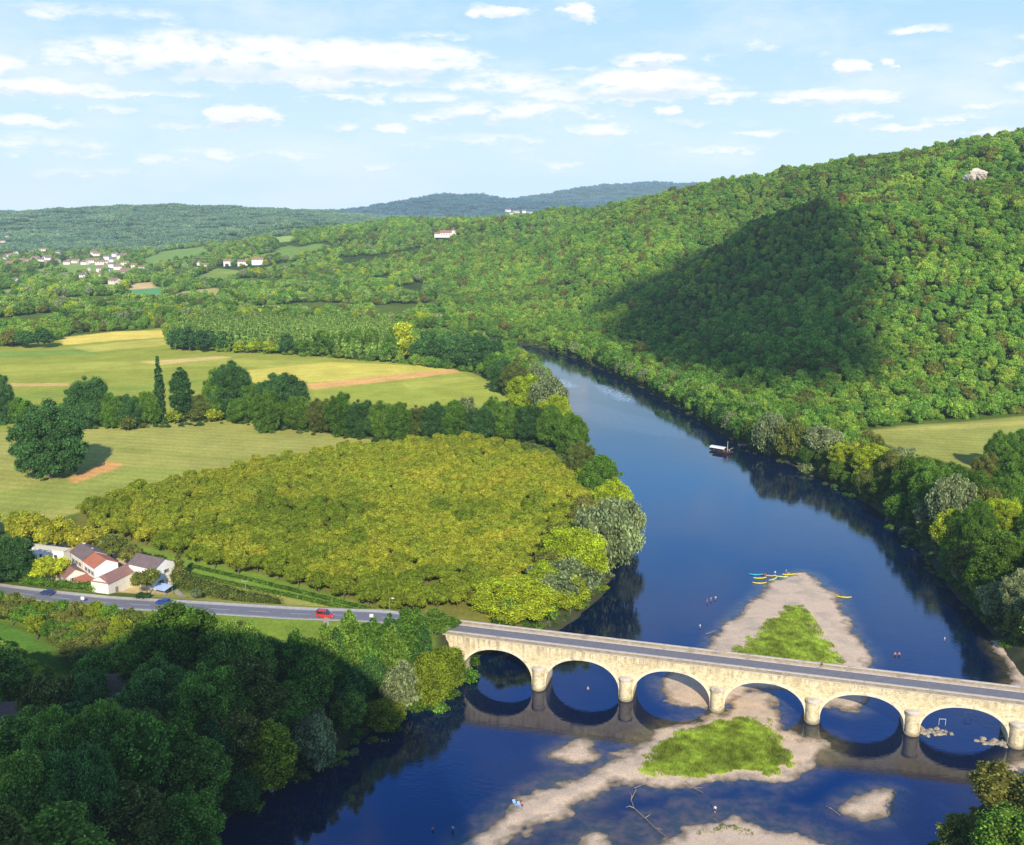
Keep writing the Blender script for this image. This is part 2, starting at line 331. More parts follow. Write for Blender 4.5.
def H_raw(x, y):
    x = np.asarray(x, float); y = np.asarray(y, float); z = np.zeros(x.shape)
    xf, yf = x.ravel(), y.ravel(); zf = np.zeros(xf.shape)
    for i in range(0, len(xf), 20000):
        s = slice(i, i + 20000)
        zf[s] = np.sqrt((xf[s, None] - pts[None, :, 0]) ** 2 + (yf[s, None] - pts[None, :, 1]) ** 2 + CC * CC) @ WT
    r = np.hypot(xf, yf)
    # far blue ranges, one behind the other
    def ridge(P, Yc, wid):
        P = [AT(a, b, Yc) for a, b in P]; zr = np.interp(xf, [p[0] for p in P], [p[2] for p in P]) - 4
        return zr * np.exp(-((yf - Yc) / wid) ** 2)
    wv = 1 + .06 * (fbm(xf / 400, yf / 400) - .5)
    far = np.maximum(ridge([(250, 216), (320, 213), (360, 210), (400, 203), (440, 196), (480, 197), (520, 201), (560, 203), (620, 204), (680, 200), (760, 205)], 7000, 1100),
                     ridge([(400, 212), (480, 204), (540, 196), (575, 189), (610, 185), (650, 183), (700, 184), (760, 186), (900, 190)], 9500, 900)) * wv
    hill = np.maximum(zf, 7)
    hill = hill + np.clip(hill - 12, 0, 30) / 30 * ((fbm(xf / 90, yf / 90) - .5) * 22 + (fbm(xf / 230 + 9, yf / 260) - .5) * 26) * np.clip(r / 1200, .5, 1.2)
    hill = np.maximum(hill, 7)
    hill = np.where(yf > 5200, np.maximum(far, 20), hill)
    return hill.reshape(x.shape)
def castle(x, y):
    return np.maximum(np.interp(x, [-200, -60], [168, 200]) * np.exp(-((x + 68) / 113) ** 6 - ((y + 95) / 55) ** 2), 105 * np.exp(-((x + 10) / 190) ** 2 - ((y + 45) / 62) ** 2))
def H(x, y, fine=True):
    x = np.atleast_1d(np.asarray(x, float)); y = np.atleast_1d(np.asarray(y, float))
    z = H_raw(x, y)
    sh = x.shape; P = np.stack([x.ravel(), y.ravel()], 1); zf = z.ravel().copy()
    near = (P[:, 1] < 1500) & (P[:, 1] > 60)
    d = np.full(len(P), 1e3); d[near] = -sdf(P[near], RIVER)
    d2 = d + (fbm(P[:, 0] / 9, P[:, 1] / 9, 3) - .5) * 3
    bank = np.where(d2 > 0, np.minimum(zf, .15 + d2 * .62), np.maximum(d2 * .4, -3))
    zf = np.where(d2 < 20, np.minimum(zf, bank), zf)
    # road embankment
    m = (P[:, 1] < 420) & (P[:, 1] > 200) & (P[:, 0] < 10)
    if m.any():
        Q = P[m]; dd = np.full(len(Q), 1e9); rz = np.zeros(len(Q))
        for i in range(len(RL) - 1):
            a, b = RL[i], RL[i + 1]; e = b - a; t = np.clip(((Q - a) @ e) / (e @ e), 0, 1); q = a + t[:, None] * e
            di = np.hypot(*(Q - q).T); k = di < dd; dd = np.where(k, di, dd); rz = np.where(k, road_z(q[:, 0]), rz)
        w = 1 - sstep(5.0, 14.0, dd); zz = zf[m]; dm = d2[m]
        w = np.where(dm < 2, w * np.clip(dm / 2, 0, 1), w)
        zf[m] = zz * (1 - w) + (rz - .12) * w
    zf = np.where(P[:, 1] < 160, np.maximum(zf, np.where(d > 6, castle(P[:, 0], P[:, 1]), -9)), zf)
    return zf.reshape(sh)
def HZ(x, y): return float(H(x, y)[0])
def CAST(px, py, ymin=250, ymax=12000):           # where a sight line meets the relief
    r = ray(px, py); Ys = np.geomspace(ymin, ymax, 500); t = Ys / r[1]
    h = H_raw(r[0] * t, Ys); z = CAMH + r[2] * t; k = np.argmax(z < h)
    if not (z < h).any(): k = len(Ys) - 1
    return np.array([r[0] * t[k], Ys[k], h[k]])

# ------------------------------------------------------------------ ground sheet
def terrain_colour(X, Y, Z):
    n = len(X); P = np.stack([X, Y], 1)
    f1 = fbm(X / 25, Y / 25); f2 = fbm(X / 6, Y / 6)
    C = np.array([.075, .115, .028])[None] * (.75 + .5 * f1)[:, None]
    def put(poly, col, soft=2.0, jit=2.0, z=7, amt=1.0, world=False):
        nonlocal C
        pw = np.asarray(poly) if world else poly_g(poly, z)
        bb = (X > pw[:, 0].min() - 20) & (X < pw[:, 0].max() + 20) & (Y > pw[:, 1].min() - 20) & (Y < pw[:, 1].max() + 20)
        if not bb.any(): return
        d = sdf(P[bb], pw) + (f2[bb] - .5) * jit
        w = (sstep(-soft, soft, d) * amt)[:, None]; C[bb] = C[bb] * (1 - w) + np.array(col)[None] * w
    # middle plain
    put([(-300, 352), (0, 347), (60, 340), (160, 328), (300, 345), (400, 362), (470, 372), (520, 395), (500, 412), (420, 418), (230, 440), (-300, 445)], (.22, .26, .055))
    put([(-200, 372), (0, 366), (200, 358), (330, 362), (330, 368), (200, 366), (0, 376), (-200, 384)], (.30, .33, .08), amt=.7)
    put([(-200, 358), (0, 352), (90, 349), (100, 354), (-200, 366)], (.13, .24, .06), amt=.7)
    put([(58, 338), (110, 332), (165, 330), (168, 337), (110, 341), (64, 345)], (.52, .45, .12), 1.5)
    put([(70, 347), (165, 338), (168, 345), (90, 352)], (.36, .36, .10), 2, amt=.8)
    put([(140, 362), (215, 356), (235, 357), (160, 365)], (.46, .38, .17), 1.5)
    put([(-200, 384), (0, 383), (70, 383), (70, 386), (-200, 388)], (.40, .30, .14), 1)
    put([(230, 372), (330, 362), (430, 366), (450, 370), (320, 382), (240, 388)], (.42, .40, .10), 2)
    put([(305, 384), (400, 374), (452, 369), (462, 372), (400, 380), (312, 390)], (.47, .30, .13), 1.2)
    put([(310, 390), (400, 381), (462, 373), (500, 388), (515, 400), (440, 412), (330, 408)], (.24, .29, .06), 1.5)
    put([(400, 383), (470, 376), (476, 380), (410, 390)], (.34, .37, .09), 1.5, amt=.7)
    put([(0, 395), (200, 380), (215, 384), (0, 402)], (.16, .25, .06), 2, amt=.6)
    # near left field
    put([(-300, 440), (60, 430), (160, 422), (236, 418), (300, 428), (380, 441), (360, 452), (200, 482), (80, 512), (20, 530), (-300, 560)], (.25, .27, .085))
    put([(-300, 500), (0, 492), (60, 480), (140, 466), (200, 470), (110, 500), (0, 520), (-300, 540)], (.20, .25, .065), 4, amt=.8)
    put([(100, 444), (230, 458), (300, 455), (230, 462), (120, 452)], (.19, .23, .06), 2, amt=.6)
    put([(68, 479), (92, 468), (104, 461), (122, 464), (112, 470), (90, 478), (74, 484)], (.46, .27, .12), 1.2, 3)
    # right field
    put([(858, 432), (900, 426), (960, 422), (1024, 416), (1200, 410), (1200, 500), (1040, 480), (970, 468), (905, 452)], (.23, .26, .075), 2)
    put([(870, 431), (960, 424), (1100, 416), (1100, 420), (960, 429)], (.33, .33, .11), 1.5, amt=.8)
    put([(1008, 524), (1040, 518), (1060, 526), (1020, 530)], (.5, .38, .2), 1)
    # orchard floor, its green lanes and the lawns near the farm
    put([(78, 515), (200, 483), (350, 455), (480, 446), (572, 470), (604, 500), (600, 545), (560, 585), (520, 612), (470, 634), (400, 632), (330, 608), (215, 578), (140, 562), (75, 537)], (.14, .15, .04))
    put([(120, 540), (180, 556), (260, 574), (340, 596), (395, 615), (390, 628), (330, 612), (230, 588), (150, 566)], (.13, .22, .04), 1.5)
    put([(150, 566), (250, 586), (330, 606), (385, 620), (380, 624), (320, 611), (230, 592), (150, 573)], (.25, .27, .08), 1)
    put([(170, 592), (290, 600), (350, 614), (340, 620), (200, 608), (140, 600)], (.22, .24, .07), 2)
    put([(28, 545), (75, 543), (130, 556), (175, 580), (170, 596), (60, 592), (25, 575)], (.38, .32, .20), 1.5)
    put([(-60, 570), (0, 567), (28, 569), (26, 580), (-60, 582)], (.52, .45, .34), 1)
    put([(-200, 590), (0, 600), (60, 606), (160, 617), (330, 630), (440, 640), (430, 660), (300, 650), (100, 630), (-200, 612)], (.12, .19, .035), 2)
    put([(-60, 618), (0, 622), (34, 636), (66, 662), (90, 700), (60, 690), (0, 652), (-60, 640)], (.07, .16, .03), 1.5)
    put([(-60, 640), (0, 644), (30, 662), (62, 694), (50, 700), (0, 662), (-60, 655)], (.24, .19, .12), 1)
    put([(770, 600), (1200, 480), (1300, 800), (1000, 900)], (.09, .14, .035), 8, amt=.4)
    # distant meadows
    def far_put(pl, col, soft=4, amt=1):
        pw = np.array([CAST(a, b, 900, 5000)[:2] for a, b in pl]); put(pw, col, soft, 6, amt=amt, world=True)
    for pl, c in FARF: far_put(pl, c)
    # forest floor
    fl = sstep(11, 17, Z)[:, None] * (1 - FIELDMASK(P))[:, None]
    C = C * (1 - fl) + np.array([.045, .07, .02])[None] * fl * (.8 + .4 * f2)[:, None]
    C = C * (1 + (1 - fl) * (np.array([1.27, 1.16, .92])[None] - 1))
    if True:
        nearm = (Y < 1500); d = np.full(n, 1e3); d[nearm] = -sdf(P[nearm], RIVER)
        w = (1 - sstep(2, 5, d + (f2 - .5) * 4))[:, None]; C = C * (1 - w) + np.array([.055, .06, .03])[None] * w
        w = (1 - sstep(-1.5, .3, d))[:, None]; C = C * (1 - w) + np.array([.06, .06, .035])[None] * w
    return np.clip(C, 0, 1)
FARF = [([(20, 262), (50, 260), (52, 264), (22, 266)], (.2, .26, .1)), ([(90, 258), (126, 257), (128, 261), (92, 263)], (.2, .26, .1)),
        ([(125, 296), (128, 289), (163, 287), (164, 296), (140, 299)], (.10, .26, .13)),
        ([(128, 290), (132, 284), (152, 282), (156, 288)], (.46, .36, .22)),
        ([(264, 240), (268, 235), (292, 235), (298, 241), (280, 243)], (.22, .32, .10)),
        ([(140, 262), (160, 252), (205, 246), (212, 256), (180, 262), (150, 268)], (.14, .24, .07)),
        ([(60, 262), (84, 264), (120, 262), (125, 268), (80, 272), (60, 270)], (.19, .27, .08)),
        ([(15, 302), (42, 301), (44, 304), (16, 305)], (.5, .42, .27)),
        ([(60, 275), (80, 272), (85, 277), (66, 279)], (.5, .38, .2)),
        ([(180, 285), (215, 268), (245, 272), (228, 284)], (.15, .23, .06)),
        ([(245, 258), (290, 245), (330, 246), (290, 262)], (.13, .22, .06)),
        ([(30, 270), (60, 266), (110, 264), (128, 268), (118, 274), (60, 274)], (.17, .26, .08)), ([(95, 286), (125, 282), (126, 290), (100, 292)], (.18, .26, .08)), ([(165, 300), (180, 292), (215, 288), (240, 296), (210, 302)], (.30, .29, .13)), ([(0, 290), (30, 288), (32, 293), (0, 295)], (.2, .28, .09)), ([(215, 272), (235, 275), (300, 268), (296, 262), (250, 270)], (.19, .27, .08)), ([(112, 301), (140, 296), (200, 296), (195, 302), (140, 304)], (.32, .30, .16))]
FW = None
def FIELDMASK(P):
    global FW
    if FW is None: FW = [np.array([CAST(a, b, 900, 5000)[:2] for a, b in pl]) for pl, c in FARF]
    m = np.zeros(len(P))
    for pw in FW:
        bb = (P[:, 0] > pw[:, 0].min() - 10) & (P[:, 0] < pw[:, 0].max() + 10) & (P[:, 1] > pw[:, 1].min() - 10) & (P[:, 1] < pw[:, 1].max() + 10)
        if bb.any(): m[bb] = np.maximum(m[bb], sstep(-4, 4, sdf(P[bb], pw)))
    return m
def ground_mat():
    m, nt, nd, lk, out = new_mat('ground_cover')
    a = N(nt, 'ShaderNodeAttribute', attribute_name='soil'); geo = N(nt, 'ShaderNodeNewGeometry')
    n1 = noise(nt, .9, 6, geo.outputs['Position'], .7); n2 = noise(nt, .05, 4, geo.outputs['Position'])
    k = math_n(nt, 'MULTIPLY', maprange(nt, n1.outputs[0], .25, .75, .68, 1.32), maprange(nt, n2.outputs[0], .3, .7, .85, 1.15))
    # faint mowing lines
    mp = N(nt, 'ShaderNodeMapping'); lk.new(geo.outputs['Position'], mp.inputs[0]); mp.inputs['Rotation'].default_value = (0, 0, R(14))
    w = N(nt, 'ShaderNodeTexWave'); lk.new(mp.outputs[0], w.inputs[0]); w.bands_direction = 'Y'; w.inputs['Scale'].default_value = .05; w.inputs['Distortion'].default_value = 1.5; w.inputs['Detail Scale'].default_value = .3
    k = math_n(nt, 'MULTIPLY', k, maprange(nt, w.outputs[1], 0, 1, .94, 1.06))
    v = N(nt, 'ShaderNodeVectorMath', operation='SCALE'); lk.new(a.outputs['Color'], v.inputs[0]); lk.new(k, v.inputs['Scale'])
    b = N(nt, 'ShaderNodeBsdfDiffuse'); lk.new(v.outputs[0], b.inputs[0]); b.inputs[1].default_value = .5
    bn = N(nt, 'ShaderNodeBump'); bn.inputs['Strength'].default_value = .6; bn.inputs['Distance'].default_value = .25
    lk.new(n1.outputs[0], bn.inputs['Height']); lk.new(bn.outputs[0], b.inputs['Normal'])
    lk.new(b.outputs[0], out.inputs[0]); return m
def build_ground():
    na = 640; rr = np.concatenate([np.geomspace(95, 700, 420), np.geomspace(700, 3000, 300)[1:], np.geomspace(3000, 24000, 160)[1:]])
    an = np.linspace(R(-58), R(58), na)
    Rr, An = np.meshgrid(rr, an, indexing='ij'); X = (Rr * np.sin(An)).ravel(); Y = (Rr * np.cos(An)).ravel()
    Z = H(X, Y); C = terrain_colour(X, Y, Z)
    i, j = np.meshgrid(np.arange(len(rr) - 1), np.arange(na - 1), indexing='ij'); a = (i * na + j).ravel()
    F = np.stack([a, a + 1, a + na + 1, a + na], 1)[:, ::-1]
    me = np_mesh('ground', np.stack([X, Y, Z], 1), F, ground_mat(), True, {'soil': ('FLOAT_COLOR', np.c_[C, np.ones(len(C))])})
    tag(link('ground', me), 'river plain and wooded hills of the valley', None, None, 'structure')
    # castle hill under and beside the viewpoint
    xs = np.arange(-420, 330, 6.0); ys = np.arange(-300, 112, 6.0); X, Y = np.meshgrid(xs, ys, indexing='ij'); X = X.ravel(); Y = Y.ravel()
    Z = np.maximum(castle(X, Y), 7) + (fbm(X / 20, Y / 20) - .5) * 5 - 1.5
    n = len(ys); i, j = np.meshgrid(np.arange(len(xs) - 1), np.arange(n - 1), indexing='ij'); a = (i * n + j).ravel()
    F = np.stack([a, a + n, a + n + 1, a + 1], 1)
    me = np_mesh('castle_hill', np.stack([X, Y, Z], 1), F, surf('hill_scrub', (.05, .08, .025), (.09, .12, .04), .2, .95, .3), True)
    tag(link('hill', me), 'steep hill the view is taken from', None, None, 'structure')
build_ground()

# ------------------------------------------------------------------ river
def water_mat():
    m, nt, nd, lk, out = new_mat('river_water')
    geo = N(nt, 'ShaderNodeNewGeometry'); P = geo.outputs['Position']
    sh = N(nt, 'ShaderNodeAttribute', attribute_name='shallow'); rf = N(nt, 'ShaderNodeAttribute', attribute_name='riffle')
    n1 = noise(nt, .06, 4, P); weeds = noise(nt, .35, 5, P)
    base = mixc(nt, maprange(nt, n1.outputs[0], .35, .65, 0, 1), (.0005, .008, .036), (.0008, .010, .046))
    bedc = mixc(nt, maprange(nt, weeds.outputs[0], .42, .6, 0, 1), (.05, .065, .035), (.15, .11, .055))
    base = mixc(nt, sh.outputs['Fac'], base, bedc)
    base = mixc(nt, math_n(nt, 'MULTIPLY', rf.outputs['Fac'], maprange(nt, noise(nt, .5, 5, P).outputs[0], .40, .58, 0, .95)), base, (.62, .72, .84))
    b = N(nt, 'ShaderNodeBsdfPrincipled'); lk.new(base, b.inputs['Base Color']); b.inputs['Roughness'].default_value = .03
    b.inputs['IOR'].default_value = 1.6; b.inputs['Specular Tint'].default_value = (.95, .95, 1.0, 1)
    mp = N(nt, 'ShaderNodeMapping'); lk.new(P, mp.inputs[0]); mp.inputs['Rotation'].default_value = (0, 0, R(25)); mp.inputs['Scale'].default_value = (.55, 1.0, 1)
    w1 = noise(nt, 1.1, 3, mp.outputs[0]); w2 = noise(nt, .22, 2, mp.outputs[0])
    amp = math_n(nt, 'ADD', maprange(nt, noise(nt, .018, 3, P).outputs[0], .4, .65, .25, 1), math_n(nt, 'MULTIPLY', rf.outputs['Fac'], 2.2))
    h = math_n(nt, 'MULTIPLY', math_n(nt, 'ADD', w1.outputs[0], math_n(nt, 'MULTIPLY', w2.outputs[0], 1.0)), amp)
    bn = N(nt, 'ShaderNodeBump'); bn.inputs['Strength'].default_value = 1; bn.inputs['Distance'].default_value = .028
    lk.new(h, bn.inputs['Height']); lk.new(bn.outputs[0], b.inputs['Normal'])
    lk.new(b.outputs[0], out.inputs[0]); return m
def build_water():
    ya = np.concatenate([np.arange(95, 420, 1.3), np.geomspace(420, 1500, 260)]); xa = np.linspace(-1, 1, 420)
    Xs, Ys = [], []
    Yg, Ag = np.meshgrid(ya, xa, indexing='ij'); Xg = Ag * (60 + Yg * .72)
    X = Xg.ravel(); Y = Yg.ravel(); P = np.stack([X, Y], 1)
    shl = np.zeros(len(X))
    for k, w in BARW.items():
        bb = (X > w[:, 0].min() - 15) & (X < w[:, 0].max() + 15) & (Y > w[:, 1].min() - 15) & (Y < w[:, 1].max() + 15)
        d = sdf(P[bb], w); wd = {'near': 11, 'small': 9, 'downstream': 7.0}.get(k, 5.0)
        shl[bb] = np.maximum(shl[bb], (1 - sstep(-1, wd, -d)) * .95)
    near = poly_g([(560, 845), (600, 800), (650, 792), (780, 792), (800, 830), (840, 860), (820, 950), (560, 950)])
    d = sdf(P, near); shl = np.maximum(shl, sstep(-4, 5, d) * sstep(.45, .6, fbm(X / 9, Y / 7)) * .7)
    sub = poly_g([(776, 803), (820, 806), (850, 800), (860, 812), (818, 814), (790, 812)]); shl = np.maximum(shl, sstep(-1, 2, sdf(P, sub)) * .6)
    rf = np.zeros(len(X))
    for pl in ([(553, 380), (562, 379), (576, 386), (566, 388)], [(596, 384), (608, 386), (630, 396), (634, 402), (618, 400), (604, 392)], [(575, 398), (620, 412), (700, 430), (712, 440), (660, 436), (600, 426), (580, 412)]):
        rf = np.maximum(rf, sstep(-4, 4, sdf(P, poly_g(pl))) * (1 if pl[0][1] < 390 else .10))
    n = len(xa); i, j = np.meshgrid(np.arange(len(ya) - 1), np.arange(n - 1), indexing='ij'); a = (i * n + j).ravel()
    F = np.stack([a, a + 1, a + n + 1, a + n], 1)
    # keep only cells over or beside the river
    keep = (sdf(P, RIVER) > -8)[F].any(1)
    F = F[keep]; used = np.unique(F); mp = np.full(len(X), -1); mp[used] = np.arange(len(used))
    me = np_mesh('river', np.stack([X, Y, np.zeros(len(X))], 1)[used], mp[F], water_mat(), True, {'shallow': ('FLOAT', shl[used]), 'riffle': ('FLOAT', rf[used])})
    tag(link('river_water', me), 'wide calm river reflecting a blue sky', None, None, 'structure')
build_water()
def gravel_mat():
    m, nt, nd, lk, out = new_mat('river_gravel')
    geo = N(nt, 'ShaderNodeNewGeometry'); P = geo.outputs['Position']; sep = N(nt, 'ShaderNodeSeparateXYZ'); lk.new(P, sep.inputs[0])
    n1 = noise(nt, 2.6, 8, P, .75); n2 = noise(nt, .12, 4, P)
    c = mixc(nt, maprange(nt, n1.outputs[0], .35, .65, 0, 1), (.60, .43, .27), (.92, .70, .47))
    c = mixc(nt, maprange(nt, n2.outputs[0], .5, .68, 0, .5), c, (.38, .33, .25))
    v = N(nt, 'ShaderNodeTexVoronoi'); lk.new(P, v.inputs[0]); v.inputs['Scale'].default_value = .9
    c = mixc(nt, math_n(nt, 'MULTIPLY', maprange(nt, v.outputs['Distance'], .0, .22, .7, 0), maprange(nt, noise(nt, .3, 3, P).outputs[0], .5, .6, 0, 1)), c, (.20, .19, .10))
    wet = maprange(nt, math_n(nt, 'ADD', sep.outputs[2], math_n(nt, 'MULTIPLY', n1.outputs[0], .06)), .04, .26, .9, 0)
    c = mixc(nt, wet, c, (.12, .095, .06))
    b = N(nt, 'ShaderNodeBsdfPrincipled'); lk.new(c, b.inputs['Base Color']); b.inputs['Roughness'].default_value = .9; b.inputs['Specular IOR Level'].default_value = .2
    bn = N(nt, 'ShaderNodeBump'); bn.inputs['Strength'].default_value = .7; bn.inputs['Distance'].default_value = .12; lk.new(n1.outputs[0], bn.inputs['Height']); lk.new(bn.outputs[0], b.inputs['Normal'])
    lk.new(b.outputs[0], out.inputs[0]); return m
GM = gravel_mat()
def bar_h(P, w):
    ext = min(np.ptp(w[:, 0]), np.ptp(w[:, 1])); kn = min(1.0, ext / 30)
    d = sdf(P, w) + (fbm(P[:, 0] / 3.5, P[:, 1] / 3.5, 5) - .5) * 5.5 * kn + (fbm(P[:, 0] / 1.1, P[:, 1] / 1.1, 2) - .5) * 1.4
    return np.where(d > 0, .8 * (1 - np.exp(-d * .13)), d * .25)
for k, w in BARW.items():
    s = .55; xs = np.arange(w[:, 0].min() - 4, w[:, 0].max() + 4, s); ys = np.arange(w[:, 1].min() - 4, w[:, 1].max() + 4, s)
    X, Y = np.meshgrid(xs, ys, indexing='ij'); P = np.stack([X.ravel(), Y.ravel()], 1); Z = bar_h(P, w)
    Z = Z + (fbm(P[:, 0] / 1.2, P[:, 1] / 1.2, 2) - .5) * .12
    n = len(ys); i, j = np.meshgrid(np.arange(len(xs) - 1), np.arange(n - 1), indexing='ij'); a = (i * n + j).ravel()
    F = np.stack([a, a + n, a + n + 1, a + 1], 1); F = F[(Z[F] > -.35).any(1)]
    used = np.unique(F); mp = np.full(len(P), -1); mp[used] = np.arange(len(used))
    o = link('gravel_bank', np_mesh('gravel_bank', np.c_[P, Z][used], mp[F], GM, True))
    tag(o, {'upstream': 'long pinkish gravel bank upstream of the bridge with kayaks at its tip', 'downstream': 'gravel shoal round the oval grass island trailing downstream', 'heart': 'small bare gravel shoal just below the second arch', 'near': 'weedy gravel shoal at the lower edge of the view', 'small': 'little round gravel shoal beside the weed beds', 'oval': 'oval bare gravel shoal below the fifth arch', 'beach': 'gravel beach on the right bank beside the bridge', 'lower': 'gravel strip at the foot of the right bridge pier'}[k], None, None, 'structure')

# grass on the shoals: blades standing in tufts
def grass_patch(name, poly, bar, label, n, mat, hh=.5):
    w = smooth_poly(np.array([G(a, b, .7)[:2] for a, b in poly]), 2)
    P = np.c_[rng.uniform(w[:, 0].min(), w[:, 0].max(), n * 2), rng.uniform(w[:, 1].min(), w[:, 1].max(), n * 2)]
    d = sdf(P, w) + (fbm(P[:, 0] / 2.5, P[:, 1] / 2.5, 4) - .5) * 8
    P = P[d > rng.uniform(-1.0, 3.2, len(P))][:n]
    z = bar_h(P, bar); k = z > .25; P = P[k]; z = z[k]; n = len(P)
    hN = fbm(P[:, 0] / 4, P[:, 1] / 4, 3); h = hh * (.45 + 1.1 * hN) * rng.uniform(.7, 1.3, n); a = rng.uniform(0, 6.283, n); ln = rng.uniform(.05, .55, n) * h
    wd = rng.uniform(.12, .28, n)
    dx = np.c_[np.cos(a), np.sin(a)]; la = rng.uniform(0, 6.283, n); ld = np.c_[np.cos(la), np.sin(la)]
    V = np.stack([np.c_[P - dx * wd[:, None] / 2, z - .1], np.c_[P + dx * wd[:, None] / 2, z - .1], np.c_[P + ld * ln[:, None], z + h]], 1).reshape(-1, 3)
    F = np.arange(3 * n).reshape(-1, 3)
    tone = np.repeat(.30 + 1.25 * fbm(P[:, 0] / 3.5 + 3, P[:, 1] / 3.5, 5), 3) * rng.uniform(.85, 1.15, 3 * n)
    o = link(name, np_mesh(name, V, F, mat, False, {'tone': ('FLOAT', tone)}))
    tag(o, label, 'grass', None, 'stuff')
LM['grass'] = leaf('shoal_grass', [(0, (.28, .36, .05)), (.5, (.30, .38, .055)), (1, (.32, .40, .06))], .3, .4)
LM['grassdry'] = leaf('dry_shoal_grass', [(0, (.24, .28, .07)), (1, (.27, .30, .08))], .3, .4)
GA = [(793, 604), (809, 609), (817, 627), (826, 640), (838, 655), (850, 672), (800, 680), (726, 668), (728, 655), (741, 646), (754, 635), (770, 622), (778, 612)]
GB = [(634, 767), (644, 755), (671, 737), (699, 727), (730, 716), (754, 718), (770, 725), (778, 741), (797, 755), (794, 770), (770, 778), (715, 776), (659, 774)]
grass_patch('grass', GA, BARW['upstream'], 'tall green grass covering the middle of the upstream gravel bank', 52000, LM['grass'])
grass_patch('grass', GB, BARW['downstream'], 'dense bright grass covering the oval island below the bridge', 60000, LM['grass'])
grass_patch('grass', [(683, 836), (700, 822), (735, 812), (765, 824), (750, 835), (720, 828)], BARW['near'], 'thin weeds along the edge of the nearest shoal', 1500, LM['grassdry'], .5)

